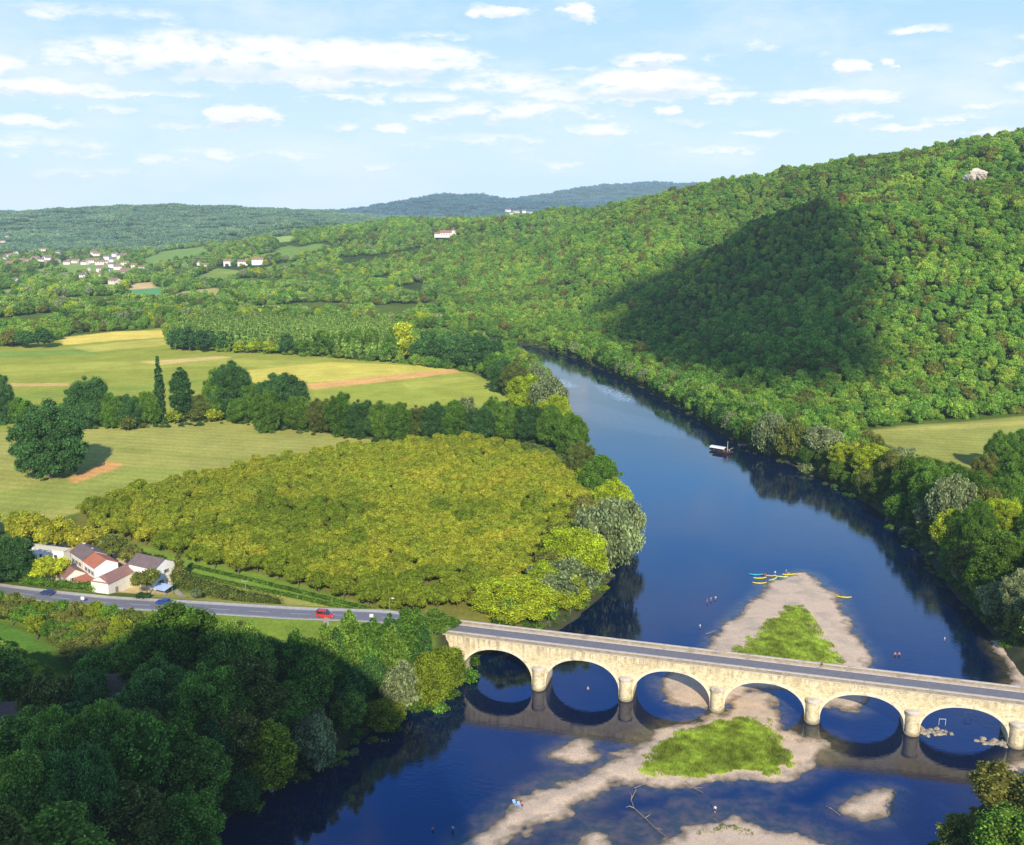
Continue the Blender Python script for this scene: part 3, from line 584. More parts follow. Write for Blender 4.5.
# ------------------------------------------------------------------ bridge
def build_bridge():
    root = empty('stone_bridge', (bp0[0], bp0[1], 0), BA, 'long pale limestone road bridge of low round arches across the river', 'bridge')
    U0 = 6.6; S = 22.5; HP = 1.8; a = S / 2 - HP; piers = [U0 + S * i for i in range(0, 7)]
    spr, crown = 1.6, 9.15
    UL, UR = -24.0, 172.0; first = U0 - S / 2
    def soff(u):
        for i in range(-1, 6):
            c = U0 + S * i + S / 2; aa = a
            if i == -1: pass
            if abs(u - c) < aa: return spr + (crown - .012 * c - spr) * max(0, 1 - (abs(u - c) / aa) ** 2.25) ** .5
        return None
    us = set([UL, UR])
    for i in range(-1, 6):
        c = U0 + S * i + S / 2
        for k in range(41): us.add(round(c - a * math.cos(math.pi * k / 40), 4))
    for u in np.arange(UL, UR, 1.5): us.add(round(float(u), 4))
    us = sorted(us)
    b = MB(); zb = -2.5
    def zlow(u, side):
        s = soff(u + side * 1e-3); return zb if s is None else s
    for k in range(len(us) - 1):
        u0, u1 = us[k], us[k + 1]; z0, z1 = zlow(u0, 1), zlow(u1, -1); t0, t1 = deck_z(u0) - .25, deck_z(u1) - .25
        b.add([(u0, 0, z0), (u1, 0, z1), (u1, 0, t1), (u0, 0, t0)], [(0, 1, 2, 3)])
        b.add([(u0, BW, z0), (u1, BW, z1), (u1, BW, t1), (u0, BW, t0)], [(3, 2, 1, 0)])
        b.add([(u0, 0, z0), (u1, 0, z1), (u1, BW, z1), (u0, BW, z0)], [(3, 2, 1, 0)])
        b.add([(u0, 0, t0), (u1, 0, t1), (u1, BW, t1), (u0, BW, t0)], [(0, 1, 2, 3)])
        # vertical pier faces at the springing
        for uu, za, zbb in ((u1, zlow(u1, -1), zlow(u1, 1)),):
            if abs(za - zbb) > .01: b.add([(uu, 0, zb), (uu, BW, zb), (uu, BW, max(za, zbb)), (uu, 0, max(za, zbb))], [(0, 1, 2, 3)])
    b.build('masonry', M['stone'], root)
    # proud arch rings, one for each arch and face
    for i in range(-1, 6):
        c = U0 + S * i + S / 2
        for sd, (v0, v1) in enumerate(((-.10, .0), (BW, BW + .10))):
            r = MB()
            P1, P2 = [], []
            for k in range(33):
                th_ = math.pi * k / 32; x = c - a * math.cos(th_) * .999
                z = soff(x) or spr; P1.append((x, z + .003))
                dx = x - c; L = math.hypot(dx / a, (z - spr) / (crown - spr)) or 1
                nx, nz = dx / a / a, (z - spr) / (crown - spr) ** 2; q = math.hypot(nx, nz) or 1
                if abs(dx) > a * .6: nx, nz = nx / q * .75, nz / q * .75
                else: nx, nz = nx / q * .75, nz / q * .75
                P2.append((x + nx, z + nz))
            for k in range(32):
                A, B_, C_, D = P1[k], P1[k + 1], P2[k + 1], P2[k]
                r.add([(A[0], v0, A[1]), (B_[0], v0, B_[1]), (C_[0], v0, C_[1]), (D[0], v0, D[1]), (A[0], v1, A[1]), (B_[0], v1, B_[1]), (C_[0], v1, C_[1]), (D[0], v1, D[1])],
                      [(0, 1, 2, 3), (7, 6, 5, 4), (3, 2, 6, 7), (0, 4, 5, 1)])
            r.build('arch_ring', M['coping_arch'], root)
    # cutwaters with their domed caps
    for u in piers:
        for sgn, v0 in ((-1, 0), (1, BW)):
            p = MB(); n = 14; rr = 1.6; top = 5.3
            prof = [(rr * math.cos(math.pi * k / n), rr * 1.08 * math.sin(math.pi * k / n)) for k in range(n + 1)]
            lv = [(-2.5, 1.14), (.35, 1.14), (.45, 1.0), (top, 1.0)]
            for (z0, s0), (z1, s1) in zip(lv[:-1], lv[1:]):
                for k in range(n):
                    (x0, y0), (x1, y1) = prof[k], prof[k + 1]
                    q = [(u + x0 * s0, v0 + sgn * (y0 * s0 + .003), z0), (u + x1 * s0, v0 + sgn * (y1 * s0 + .003), z0), (u + x1 * s1, v0 + sgn * (y1 * s1 + .003), z1), (u + x0 * s1, v0 + sgn * (y0 * s1 + .003), z1)]
                    p.add(q, [(0, 1, 2, 3) if sgn > 0 else (3, 2, 1, 0)])
            cw = p.build('cutwater', M['stone'], root)
            cpb = MB()
            lv = [(top + .003, 1.0), (top + .005, 1.13), (top + .38, 1.13), (top + .75, .8), (top + .95, .0)]
            for (z0, s0), (z1, s1) in zip(lv[:-1], lv[1:]):
                for k in range(n):
                    (x0, y0), (x1, y1) = prof[k], prof[k + 1]
                    q = [(u + x0 * s0, v0 + sgn * (y0 * s0 + .006), z0), (u + x1 * s0, v0 + sgn * (y1 * s0 + .006), z0), (u + x1 * s1, v0 + sgn * (y1 * s1 + .006), z1), (u + x0 * s1, v0 + sgn * (y0 * s1 + .006), z1)]
                    cpb.add(q, [(0, 1, 2, 3) if sgn > 0 else (3, 2, 1, 0)])
            c_ = cpb.build('cutwater_cap', M['coping'], cw)
    # string course, parapets with coping, footways, kerbs
    def strip(name, v0, v1, h0, h1, mat, parent=root, u_from=UL, u_to=UR):
        q = MB(); st = np.arange(u_from, u_to + .1, 4.0)
        for k in range(len(st) - 1):
            u0, u1 = st[k], st[k + 1]; d0, d1 = deck_z(u0), deck_z(u1)
            q.add([(u0, v0, d0 + h0), (u1, v0, d1 + h0), (u1, v1, d1 + h0), (u0, v1, d0 + h0), (u0, v0, d0 + h1), (u1, v0, d1 + h1), (u1, v1, d1 + h1), (u0, v1, d0 + h1)],
                  [(0, 3, 2, 1), (4, 5, 6, 7), (0, 1, 5, 4), (2, 3, 7, 6)] + ([(3, 0, 4, 7)] if k == 0 else []) + ([(1, 2, 6, 5)] if k == len(st) - 2 else []))
        return q.build(name, mat, parent)
    strip('string_course', -.22, .30, -.24, .0, M['coping'])
    strip('string_course', BW - .30, BW + .22, -.24, .0, M['coping'])
    for v in (-.06, BW - .36):
        pr = strip('parapet', v, v + .42, .002, .78, M['parapet']); strip('coping', v - .08, v + .50, .782, .95, M['coping'], pr)
    strip('footway', .362, 1.25, -.2, .14, M['coping']); strip('footway', BW - 1.25, BW - .362, -.2, .14, M['coping'])
    strip('roadway', 1.252, BW - 1.252, -.22, .0, M['asphalt'])
M['coping_arch'] = surf('voussoir_stone', (.74, .63, .42), (.88, .79, .56), 1.4, .9, .3, c3=(.36, .29, .19))
build_bridge()

# road on the left bank
def ribbon(name, line, zf, half, mat, label=None, lift=0.0, off=0.0, dash=None):
    L = [np.array(p) for p in line]; P = []
    for i in range(len(L) - 1):
        n = max(2, int(np.hypot(*(L[i + 1] - L[i])) / 3))
        for k in range(n): P.append(L[i] + (L[i + 1] - L[i]) * k / n)
    P.append(L[-1]); P = np.array(P)
    for _ in range(6): P[1:-1] = (P[:-2] + 2 * P[1:-1] + P[2:]) / 4
    T = np.gradient(P, axis=0); T /= np.hypot(T[:, 0], T[:, 1])[:, None]; Nn = np.c_[-T[:, 1], T[:, 0]]
    z = np.array([zf(p) for p in P]) + lift
    A = P + Nn * (off - half); B_ = P + Nn * (off + half); V = np.concatenate([np.c_[A, z], np.c_[B_, z]]); n = len(P); k = np.arange(n - 1)
    if dash: k = k[(k % 4) < 2]
    F = np.stack([k, k + 1, k + 1 + n, k + n], 1)
    o = link(name, np_mesh(name, V, F, mat)); tag(o, label, None, None, 'structure'); return o
zr = lambda p: float(road_z(p[0]))
ribbon('road', RL, zr, 3.1, M['asphalt'], 'two lane asphalt road leading onto the bridge', .0)
ribbon('road_verge', RL, zr, 1.1, M['verge'], 'pale gravel verge along the far side of the road', -.05, 3.9)
ribbon('road_verge', RL, zr, .45, M['verge'], 'narrow gravel verge along the near side of the road', -.05, -3.4)
ribbon('road_marking', RL, zr, .07, M['paint'], 'broken white centre line of the road', .008, 0, dash=True)
for v in (2.85, -2.85): ribbon('road_marking', RL, zr, .06, M['paint'], 'thin white edge line of the road', .008, v)
hz = lambda p: HZ(p[0], p[1]) + .12
tr = [G(a, b, 7.5)[:2] for a, b in [(330, 622), (322, 630), (327, 640), (334, 650)]]
ribbon('path', tr, hz, .7, M['gravelpath'], 'short pale footpath running down from the road', .05)
ribbon('path', [G(a, b, 7)[:2] for a, b in [(-40, 642), (0, 652), (40, 680), (64, 704), (70, 722)]], hz, 1.6, M['gravelpath'], 'earth track along the grass strip near the small orchard', .03)
ribbon('path', [G(a, b, 7)[:2] for a, b in [(168, 583), (178, 592), (186, 603)]], hz, .8, M['gravelpath'], 'curving garden path beside the right farmhouse', .03)

# ------------------------------------------------------------------ trees
def ico(n):
    t = (1 + 5 ** .5) / 2
    v = [(-1, t, 0), (1, t, 0), (-1, -t, 0), (1, -t, 0), (0, -1, t), (0, 1, t), (0, -1, -t), (0, 1, -t), (t, 0, -1), (t, 0, 1), (-t, 0, -1), (-t, 0, 1)]
    f = [(0, 11, 5), (0, 5, 1), (0, 1, 7), (0, 7, 10), (0, 10, 11), (1, 5, 9), (5, 11, 4), (11, 10, 2), (10, 7, 6), (7, 1, 8), (3, 9, 4), (3, 4, 2), (3, 2, 6), (3, 6, 8), (3, 8, 9), (4, 9, 5), (2, 4, 11), (6, 2, 10), (8, 6, 7), (9, 8, 1)]
    v = [np.array(p) / np.linalg.norm(p) for p in v]
    for _ in range(n):
        c = {}; nf = []
        def mid(a, b):
            k = (min(a, b), max(a, b))
            if k not in c: m = v[a] + v[b]; v.append(m / np.linalg.norm(m)); c[k] = len(v) - 1
            return c[k]
        for a, b, d in f:
            x, y, z = mid(a, b), mid(b, d), mid(d, a); nf += [(a, x, z), (b, y, x), (d, z, y), (x, y, z)]
        f = nf
    return np.array(v), np.array(f)
ICO = ico(1)
def lobes_round(r_, W, h0, h1, n, rmin, rmax, flat=.5, bottom=-.45):
    L = []; cz = (h0 + h1) / 2; hh = (h1 - h0) / 2
    for i in range(n):
        r = r_.uniform(rmin, rmax) * W / 2
        while True:
            d = r_.normal(size=3); d /= np.linalg.norm(d)
            if d[2] > bottom - .1: break
        k = r_.uniform(.72, 1.05)
        L.append((d[0] * max(W / 2 - r, .1) * k, d[1] * max(W / 2 - r, .1) * k, cz + d[2] * max(hh - r * .8, .1) * k, r))
    L.append((0, 0, cz - .1 * hh, min(W, h1 - h0) * .33)); L.append((0, 0, cz + hh * .35, min(W, h1 - h0) * .26))
    return L
def lobes_profile(r_, prof, n, rf):          # prof: [(z, radius)]
    L = []; zs_ = [p[0] for p in prof]
    for i in range(n):
        z = r_.uniform(zs_[0], zs_[-1]); w = np.interp(z, zs_, [p[1] for p in prof]); r = max(.45, w * r_.uniform(*rf)); a = r_.uniform(0, 6.283); q = max(w - r, 0) * r_.uniform(.7, 1.1)
        L.append((q * math.cos(a), q * math.sin(a), z, r))
    for z in np.linspace(zs_[0] + .5, zs_[-1] - .5, 9):
        w = np.interp(z, zs_, [p[1] for p in prof]); L.append((0, 0, z, w * .62))
    return L
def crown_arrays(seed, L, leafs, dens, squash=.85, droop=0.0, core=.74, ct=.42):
    r_ = np.random.default_rng(seed); L = np.array(L); V, F, T = [], [], []; nv = 0
    for i, (x, y, z, r) in enumerate(L):
        tone = r_.uniform(.72, 1.25)
        nz = 1 + (r_.random((len(ICO[0]), 1)) - .5) * .35
        v = ICO[0] * nz * r * core * [1, 1, squash] + [x, y, z]
        f = ICO[1]; V.append(v); F.append(np.c_[f, f[:, 2]] + nv); T.append(np.full(len(v), tone * ct)); nv += len(v)  # inner lobes toned darker to stand for shade between the leaves
        n = int(4 * math.pi * r * r * dens); d = r_.normal(size=(n, 3)); d /= np.linalg.norm(d, axis=1)[:, None]
        rad = r * r_.uniform(.74, 1.2, n) ; c = d * rad[:, None] * [1, 1, squash] + [x, y, z]
        if droop: c[:, 2] -= droop * r_.random(n) * r * (d[:, 2] < .3)
        dist = np.sqrt((((c[:, None] - L[None, :, :3]) / [1, 1, squash]) ** 2).sum(-1)) / L[None, :, 3]; dist[:, i] = 9
        k = dist.min(1) > .80; c = c[k]; d = d[k]; n = len(c)
        if not n: continue
        nr = d * .9 + r_.normal(size=(n, 3)) * .75 + [0, 0, .25]; nr /= np.linalg.norm(nr, axis=1)[:, None]
        a = np.cross(nr, r_.normal(size=(n, 3))); a /= np.linalg.norm(a, axis=1)[:, None]
        if droop: a = a * .4 + [0, 0, -1.0]; a -= (a * nr).sum(1)[:, None] * nr; a /= np.linalg.norm(a, axis=1)[:, None] + 1e-6
        b = np.cross(nr, a); s = leafs * r_.uniform(.6, 1.35, n)[:, None]; asp = (1.7 if droop else 1.25)
        q = np.stack([c - a * s * asp * .5, c - b * s * .42 + nr * s * .1, c + a * s * asp * .5, c + b * s * .42 + nr * s * .1], 1).reshape(-1, 3)
        V.append(q); F.append(np.arange(4 * n).reshape(-1, 4) + nv); nv += 4 * n
        T.append(np.repeat(tone * r_.uniform(.68, 1.35, n), 4))
    V = np.concatenate(V); F = np.concatenate(F); T = np.concatenate(T); return V, F, T
def quad_tri_mesh(name, V, F, mat, T):
    # core triangles are stored with a repeated last index: write true tris/quads
    me = bpy.data.meshes.new(name); tri = F[:, 2] == F[:, 3]; cnt = np.where(tri, 3, 4).astype(np.int32)
    flat = F[np.arange(4)[None, :] < cnt[:, None]]
    me.vertices.add(len(V)); me.vertices.foreach_set('co', V.astype(np.float32).ravel())
    me.loops.add(len(flat)); me.loops.foreach_set('vertex_index', flat.astype(np.int32))
    me.polygons.add(len(F)); me.polygons.foreach_set('loop_start', np.r_[0, np.cumsum(cnt)[:-1]].astype(np.int32)); me.polygons.foreach_set('loop_total', cnt)
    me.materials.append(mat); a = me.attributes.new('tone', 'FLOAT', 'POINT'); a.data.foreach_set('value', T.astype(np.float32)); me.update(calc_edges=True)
    return me
def trunk_mesh(name, seed, H_, h0, r0, W, limbs=6, mat=None, reach=.6):
    r_ = random.Random(seed); b = MB()
    top = h0 + (H_ - h0) * reach
    pts_ = [(0, 0, -.6)] + [(r_.uniform(-.03, .03) * H_ * k, r_.uniform(-.03, .03) * H_ * k, top * k) for k in (.12, .35, .6, .8, 1)]
    b.tube(pts_, [r0 * 1.35, r0, r0 * .85, r0 * .62, r0 * .4, r0 * .12], 7)
    for i in range(limbs):
        k = r_.uniform(.35, .9); z = h0 * .8 + (top - h0 * .8) * k; a = 2.4 * i + r_.uniform(-.4, .4); L = W * .36 * r_.uniform(.7, 1.1) * (1.1 - k * .5)
        b.tube([(0, 0, z), (L * .45 * math.cos(a), L * .45 * math.sin(a), z + L * .35), (L * math.cos(a + .2), L * math.sin(a + .2), z + L * .8)], [r0 * .42, r0 * .26, r0 * .07], 5)
    return b.build(name, mat or M['bark'], link_it=False, smooth=True)
# each kind of tree: native height and width, several individuals of its own
KINDS = {}
def kind(nm, Hn, Wn, variants):
    KINDS[nm] = dict(H=Hn, W=Wn, v=variants)
def mk(nm, Hn, Wn, h0, count, lobef, leafs, dens, r0, droop=0, squash=.85, limbs=6, mat='green', bark='bark', seed=0, reach=.6):
    vs = []
    for k in range(count):
        r_ = np.random.default_rng(seed + k); L = lobef(r_)
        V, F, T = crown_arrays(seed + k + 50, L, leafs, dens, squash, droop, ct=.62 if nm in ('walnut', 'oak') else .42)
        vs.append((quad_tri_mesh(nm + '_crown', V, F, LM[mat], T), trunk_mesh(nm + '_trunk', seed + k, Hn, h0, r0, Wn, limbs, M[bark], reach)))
    kind(nm, Hn, Wn, vs)
# near kinds (fine leaves)
mk('broad', 16, 13, 3.2, 4, lambda r: lobes_round(r, 13, .6, 16, 74, .14, .30, bottom=-.75), .36, 5.2, .38, seed=100)
mk('grand', 26, 25, 3.5, 3, lambda r: lobes_round(r, 25, .4, 26, 150, .09, .22, bottom=-.8), .42, 4.0, .6, seed=150)
mk('tall', 20, 9.5, 3.0, 3, lambda r: lobes_profile(r, [(2.5, 2.2), (5, 3.9), (10, 4.6), (15, 3.6), (18, 2.2), (19.6, .8)], 95, (.2, .36)), .34, 5.0, .32, seed=200, reach=.8, bark='pale_bark')
mk('willow', 12, 13, 2.0, 3, lambda r: lobes_round(r, 13, .8, 12, 55, .17, .28, bottom=-.8), .36, 4.4, .35, droop=.35, seed=300, mat='willow')
mk('walnut', 7.5, 9, 1.8, 5, lambda r: lobes_round(r, 9, 1.5, 7.5, 28, .18, .34, bottom=-.3), .36, 4.2, .2, seed=400, mat='walnut')
mk('slim', 18, 4.0, .8, 1, lambda r: lobes_profile(r, [(.8, 1.1), (4, 1.8), (9, 1.9), (14, 1.2), (17.4, .35)], 150, (.35, .5)), .36, 4, .2, seed=500, mat='dark', limbs=2)
mk('cone', 8, 4.2, .5, 1, lambda r: lobes_profile(r, [(.5, 2.0), (3, 1.7), (6, .9), (7.6, .35)], 30, (.35, .55)), .3, 5, .15, seed=520, mat='olive', limbs=2)
mk('bush', 3.5, 5, .5, 3, lambda r: lobes_round(r, 5, 0, 3.5, 16, .25, .42, bottom=-.3), .30, 4.5, .1, seed=540, mat='green', limbs=3)
mk('bare', 15, 11, 3, 2, lambda r: lobes_profile(r, [(6, 2.5), (9, 4.6), (12, 4.0), (14.5, 1.6)], 24, (.2, .34)), .42, 3.0, .34, seed=560, mat='green', bark='pale_bark', limbs=9, reach=.85)
# middle distance kinds (coarser leaves)
mk('oak', 12, 10.5, 2.0, 6, lambda r: lobes_round(r, 10.5, 0.0, 12, 26, .18, .40, bottom=-.4), .62, 1.9, .25, seed=600, mat='forest', limbs=4)
mk('far_poplar', 21, 7.5, 2.5, 3, lambda r: lobes_profile(r, [(3, 1.8), (7, 3.2), (14, 3.3), (20, 1.3)], 16, (.4, .6)), .85, 1.1, .25, seed=700, mat='poplar', limbs=3)

def label_tree(o, label, group): o['label'] = label; o['category'] = 'tree'; o['group'] = group
NTREE = {}
def plant(kd, x, y, h, w=None, mat=None, label=None, group=None, name='tree', rz=None, z=None, merged=False, cat='tree'):
    if kd == 'broad' and max(w or 0, h) > 18.5: kd = 'grand'
    K = KINDS[kd]; i = NTREE.get(kd, 0); NTREE[kd] = i + 1
    cr, tr_ = K['v'][i % len(K['v'])]
    if z is None: z = HZ(x, y)
    o = empty(name, (x, y, z - .1), rng.uniform(0, 6.283) if rz is None else rz, label, cat, group)
    sw = (w / K['W']) if w else h / K['H']; o.scale = (sw, sw, h / K['H'])
    c = link('crown', cr, o); t = link('trunk', tr_, o)
    if mat:
        c.material_slots[0].link = 'OBJECT'; c.material_slots[0].material = LM[mat]
    return o
def tree_px(kd, px, base, top, wpx, mat=None, label=None, group=None, name='tree', zb=7.0, cat='tree'):
    b = G(px, base, zb)
    z = HZ(b[0], b[1])
    if abs(z - zb) > .3: b = G(px, base, z); z = HZ(b[0], b[1])
    b[2] = z; h = PXH(px, top, b); z -= .06 * h * (kd == 'broad'); h *= 1.06 if kd == 'broad' else 1; d = math.hypot(b[0], b[1]) ; w = wpx * (b[1] * cp + (CAMH - z) * sp) / 1000
    return plant(kd, b[0], b[1], max(h, 1.0), w, mat, label, group, name, z=z, cat=cat)
MATW = {'lush': 'fresh green', 'deep': 'deep green', 'green': 'mid green', 'bright': 'bright green', 'yellow': 'yellow green', 'willow': 'silvery grey green', 'dark': 'dark green', 'olive': 'olive green', 'forest': 'deep green', 'walnut': 'golden green', 'grove': 'fresh green', 'poplar': 'pale green', 'russet': 'reddish brown'}
KW = {'broad': 'broad crowned', 'tall': 'tall narrow', 'willow': 'rounded bushy', 'walnut': 'low spreading', 'slim': 'pencil thin', 'bush': 'low bushy', 'bare': 'sparse pale trunked', 'oak': 'round topped', 'far_poplar': 'upright', 'cone': 'cone shaped'}
KN = {'broad': 'broadleaf_tree', 'tall': 'poplar_tree', 'willow': 'willow_tree', 'walnut': 'walnut_tree', 'slim': 'cypress_tree', 'bush': 'bush', 'bare': 'birch_tree', 'oak': 'oak_tree', 'far_poplar': 'poplar_tree', 'cone': 'conifer_tree'}
def many(lst, where, group, zb=7.0):
    for q in lst:
        kd, px, base, top, w, mat = q[:6]; lab = q[6] if len(q) > 6 else '%s %s tree %s' % (KW[kd], MATW[mat], where)
        tree_px(kd, px, base, top, w, mat, lab, group, KN[kd], zb, 'bush' if kd == 'bush' else 'tree')
# --- left bank upstream of the bridge
many([('broad', 512, 640, 580, 96, 'yellow', 'big yellow green tree standing against the bridge parapet on the left bank'),
      ('willow', 563, 618, 556, 80, 'willow', 'silvery willow leaning over the water just upstream of the bridge'),
      ('broad', 572, 592, 524, 74, 'yellow', 'tall yellow green tree between two silvery willows'),
      ('willow', 603, 588, 496, 78, 'willow', 'largest silvery willow overhanging the river above the bridge'),
      ('willow', 622, 556, 494, 50, 'willow', 'second willow at the tip of the left bank bulge'),
      ('broad', 548, 610, 560, 50, 'yellow'), ('broad', 596, 570, 520, 40, 'yellow'), ('broad', 612, 530, 478, 46, 'yellow', 'yellow green tree above the grey willows at the river bulge'),
      ('broad', 600, 505, 455, 48, 'green', 'dark rounded tree at the water edge beside the golden orchard'), ('broad', 580, 480, 440, 36, 'olive'), ('broad', 590, 496, 462, 34, 'yellow'),
      ('broad', 560, 560, 520, 40, 'olive'), ('broad', 552, 590, 548, 44, 'olive'), ('broad', 585, 530, 494, 36, 'olive'), ('bush', 602, 600, 588, 18, 'yellow'), ('bush', 582, 616, 604, 18, 'willow'),
      ('broad', 571, 455, 412, 40, 'green', 'round dark tree on the water edge beyond the orchard'), ('broad', 552, 446, 405, 36, 'green'), ('broad', 530, 442, 402, 38, 'dark'), ('broad', 508, 440, 404, 36, 'green'),
      ('broad', 556, 430, 394, 34, 'yellow', 'bright yellow green tree at the river edge beside the grey willow'), ('broad', 543, 424, 400, 30, 'yellow'), ('willow', 548, 415, 376, 44, 'willow', 'grey willow on the point where the river bends'),
      ('broad', 526, 412, 372, 42, 'yellow'), ('willow', 536, 392, 362, 26, 'willow', 'small pale willow at the tip of the bend'), ('broad', 515, 396, 362, 34, 'olive'), ('broad', 503, 392, 358, 34, 'dark'), ('broad', 566, 440, 412, 26, 'yellow'),
      ('broad', 497, 380, 352, 30, 'green'), ('broad', 520, 380, 356, 22, 'olive')],
     'on the left bank upstream of the bridge', 'trees along the left bank upstream of the bridge')
# --- hedgerow of big trees between the two left fields
hedge_r = [('broad', 52, 478, 400, 76, 'dark', 'great lone dark tree standing in the field with bare soil beside it'),
      ('broad', 4, 424, 374, 30, 'dark'), ('broad', 22, 424, 396, 28, 'green'), ('broad', 90, 428, 374, 48, 'dark', 'large dark round tree left of the cypress'), ('broad', 62, 426, 402, 26, 'green'), ('broad', 112, 428, 392, 30, 'green'), ('broad', 130, 427, 394, 30, 'dark'),
      ('broad', 150, 425, 388, 28, 'green'), ('slim', 162, 424, 354, 13, 'dark', 'single dark pencil shaped cypress rising above the hedgerow'), ('tall', 183, 421, 366, 28, 'dark', 'tall grey green tree just right of the cypress'), ('broad', 205, 420, 392, 26, 'olive'),
      ('broad', 232, 418, 361, 50, 'dark', 'tallest dark tree in the middle of the hedgerow'), ('broad', 218, 419, 368, 30, 'green'), ('broad', 252, 418, 378, 34, 'green'), ('broad', 284, 420, 372, 60, 'dark', 'wide dark domed tree in the hedgerow'), ('broad', 268, 432, 390, 38, 'green'), ('broad', 300, 430, 394, 36, 'green'),
      ('broad', 322, 432, 398, 36, 'olive'), ('broad', 342, 436, 392, 36, 'green'), ('broad', 362, 438, 398, 34, 'dark'), ('broad', 382, 438, 400, 34, 'green'), ('broad', 400, 440, 402, 32, 'green'), ('broad', 418, 438, 404, 30, 'olive'), ('broad', 436, 440, 402, 34, 'dark'),
      ('broad', 455, 440, 400, 32, 'green'), ('willow', 466, 436, 394, 26, 'willow', 'small grey green willow in the hedgerow near the river'), ('broad', 480, 442, 404, 32, 'dark'), ('broad', 494, 438, 396, 30, 'green'), ('broad', 240, 424, 398, 26, 'green'), ('bush', 175, 424, 410, 20, 'yellow'), ('bush', 196, 422, 408, 22, 'olive'), ('bush', 76, 428, 414, 22, 'olive'), ('bush', 40, 426, 412, 22, 'green'), ('bush', 214, 422, 408, 22, 'yellow'), ('bush', 128, 430, 416, 22, 'olive')]
many(hedge_r, 'in the hedgerow between the two fields', 'hedgerow trees between the fields')
# --- beyond the upper field
many([('oak', 28, 348, 328, 26, 'dark'), ('oak', 44, 348, 326, 24, 'dark', 'dark round tree closing the left clump beyond the upper field'), ('oak', 12, 347, 328, 24, 'olive'), ('oak', 176, 350, 326, 20, 'dark'), ('oak', 190, 351, 326, 24, 'dark', 'dark tree at the left foot of the poplar plantation'), ('oak', 206, 352, 328, 24, 'dark'), ('oak', 222, 352, 328, 24, 'dark'),
      ('oak', 240, 353, 340, 16, 'yellow'), ('oak', 254, 353, 340, 18, 'yellow'), ('oak', 270, 354, 340, 18, 'yellow'), ('oak', 288, 355, 334, 20, 'dark'), ('oak', 304, 356, 338, 20, 'green'), ('oak', 322, 357, 326, 26, 'bright'), ('oak', 340, 358, 330, 24, 'green'), ('oak', 356, 359, 328, 26, 'green'), ('oak', 374, 360, 326, 26, 'bright'),
      ('oak', 392, 362, 328, 26, 'green'), ('oak', 404, 362, 318, 28, 'yellow', 'large yellow green tree at the right end of the poplar plantation'), ('oak', 420, 364, 334, 24, 'dark'), ('oak', 436, 366, 336, 26, 'dark'), ('oak', 452, 368, 336, 26, 'dark'), ('oak', 468, 370, 338, 28, 'dark'), ('oak', 484, 372, 342, 26, 'dark'), ('oak', 428, 356, 328, 24, 'dark'), ('oak', 446, 358, 328, 24, 'dark'), ('oak', 462, 360, 330, 26, 'dark'), ('oak', 478, 362, 332, 24, 'dark'), ('oak', 494, 364, 336, 24, 'dark')],
     'at the far edge of the upper field', 'trees at the far edge of the upper field')
# --- right bank from the boat down to the bridge
many([('willow', 770, 462, 412, 40, 'willow'), ('willow', 792, 468, 418, 44, 'olive'), ('broad', 780, 458, 416, 44, 'bright'), ('willow', 822, 474, 424, 44, 'willow'), ('willow', 812, 466, 428, 34, 'willow'),
      ('broad', 846, 488, 440, 42, 'yellow', 'golden yellow tree on the right bank beside the field'), ('broad', 872, 494, 444, 50, 'yellow', 'widest yellow green tree on the right bank below the field'), ('broad', 858, 474, 440, 34, 'olive'), ('broad', 893, 486, 448, 36, 'olive'),
      ('broad', 908, 514, 456, 46, 'bright'), ('broad', 930, 522, 460, 46, 'green'), ('willow', 950, 532, 472, 50, 'willow'), ('broad', 925, 496, 454, 40, 'bright'), ('broad', 950, 502, 462, 44, 'bright'), ('broad', 975, 516, 470, 44, 'bright'), ('willow', 905, 470, 446, 30, 'willow'),
      ('broad', 950, 562, 508, 44, 'yellow', 'yellow green tree leaning to the water among darker right bank trees'), ('broad', 975, 556, 500, 44, 'bright'), ('broad', 1000, 548, 494, 50, 'yellow'), ('broad', 1022, 540, 488, 50, 'green'), ('willow', 985, 530, 486, 40, 'olive'), ('broad', 1010, 520, 474, 40, 'green'),
      ('broad', 966, 592, 540, 44, 'olive'), ('broad', 1000, 604, 524, 70, 'bright', 'tall bright green tree on the right bank above the gravel beach'), ('broad', 1035, 592, 520, 60, 'green'), ('willow', 994, 628, 580, 44, 'willow'), ('broad', 1028, 632, 564, 60, 'willow', 'big grey green tree at the water edge above the beach'), ('broad', 1060, 616, 540, 70, 'green'), ('willow', 1022, 650, 606, 46, 'olive'),
      ('broad', 1050, 650, 590, 60, 'green'), ('broad', 1000, 472, 430, 36, 'green', 'round tree standing at the edge of the right field'), ('broad', 1022, 474, 428, 44, 'green'), ('broad', 1015, 500, 452, 46, 'green'), ('broad', 985, 494, 452, 36, 'olive'), ('broad', 1045, 560, 500, 60, 'green'), ('willow', 760, 448, 412, 30, 'willow'), ('bush', 806, 478, 464, 22, 'willow'), ('bush', 832, 488, 474, 20, 'green'), ('bush', 936, 556, 542, 20, 'olive'), ('broad', 978, 584, 548, 40, 'green'), ('bush', 1004, 640, 626, 26, 'olive'), ('bush', 886, 504, 490, 26, 'yellow'), ('bush', 893, 516, 500, 26, 'green'), ('bush', 918, 536, 520, 26, 'green'), ('bush', 926, 546, 530, 26, 'willow')],
     'on the right bank above the bridge', 'trees along the right bank')
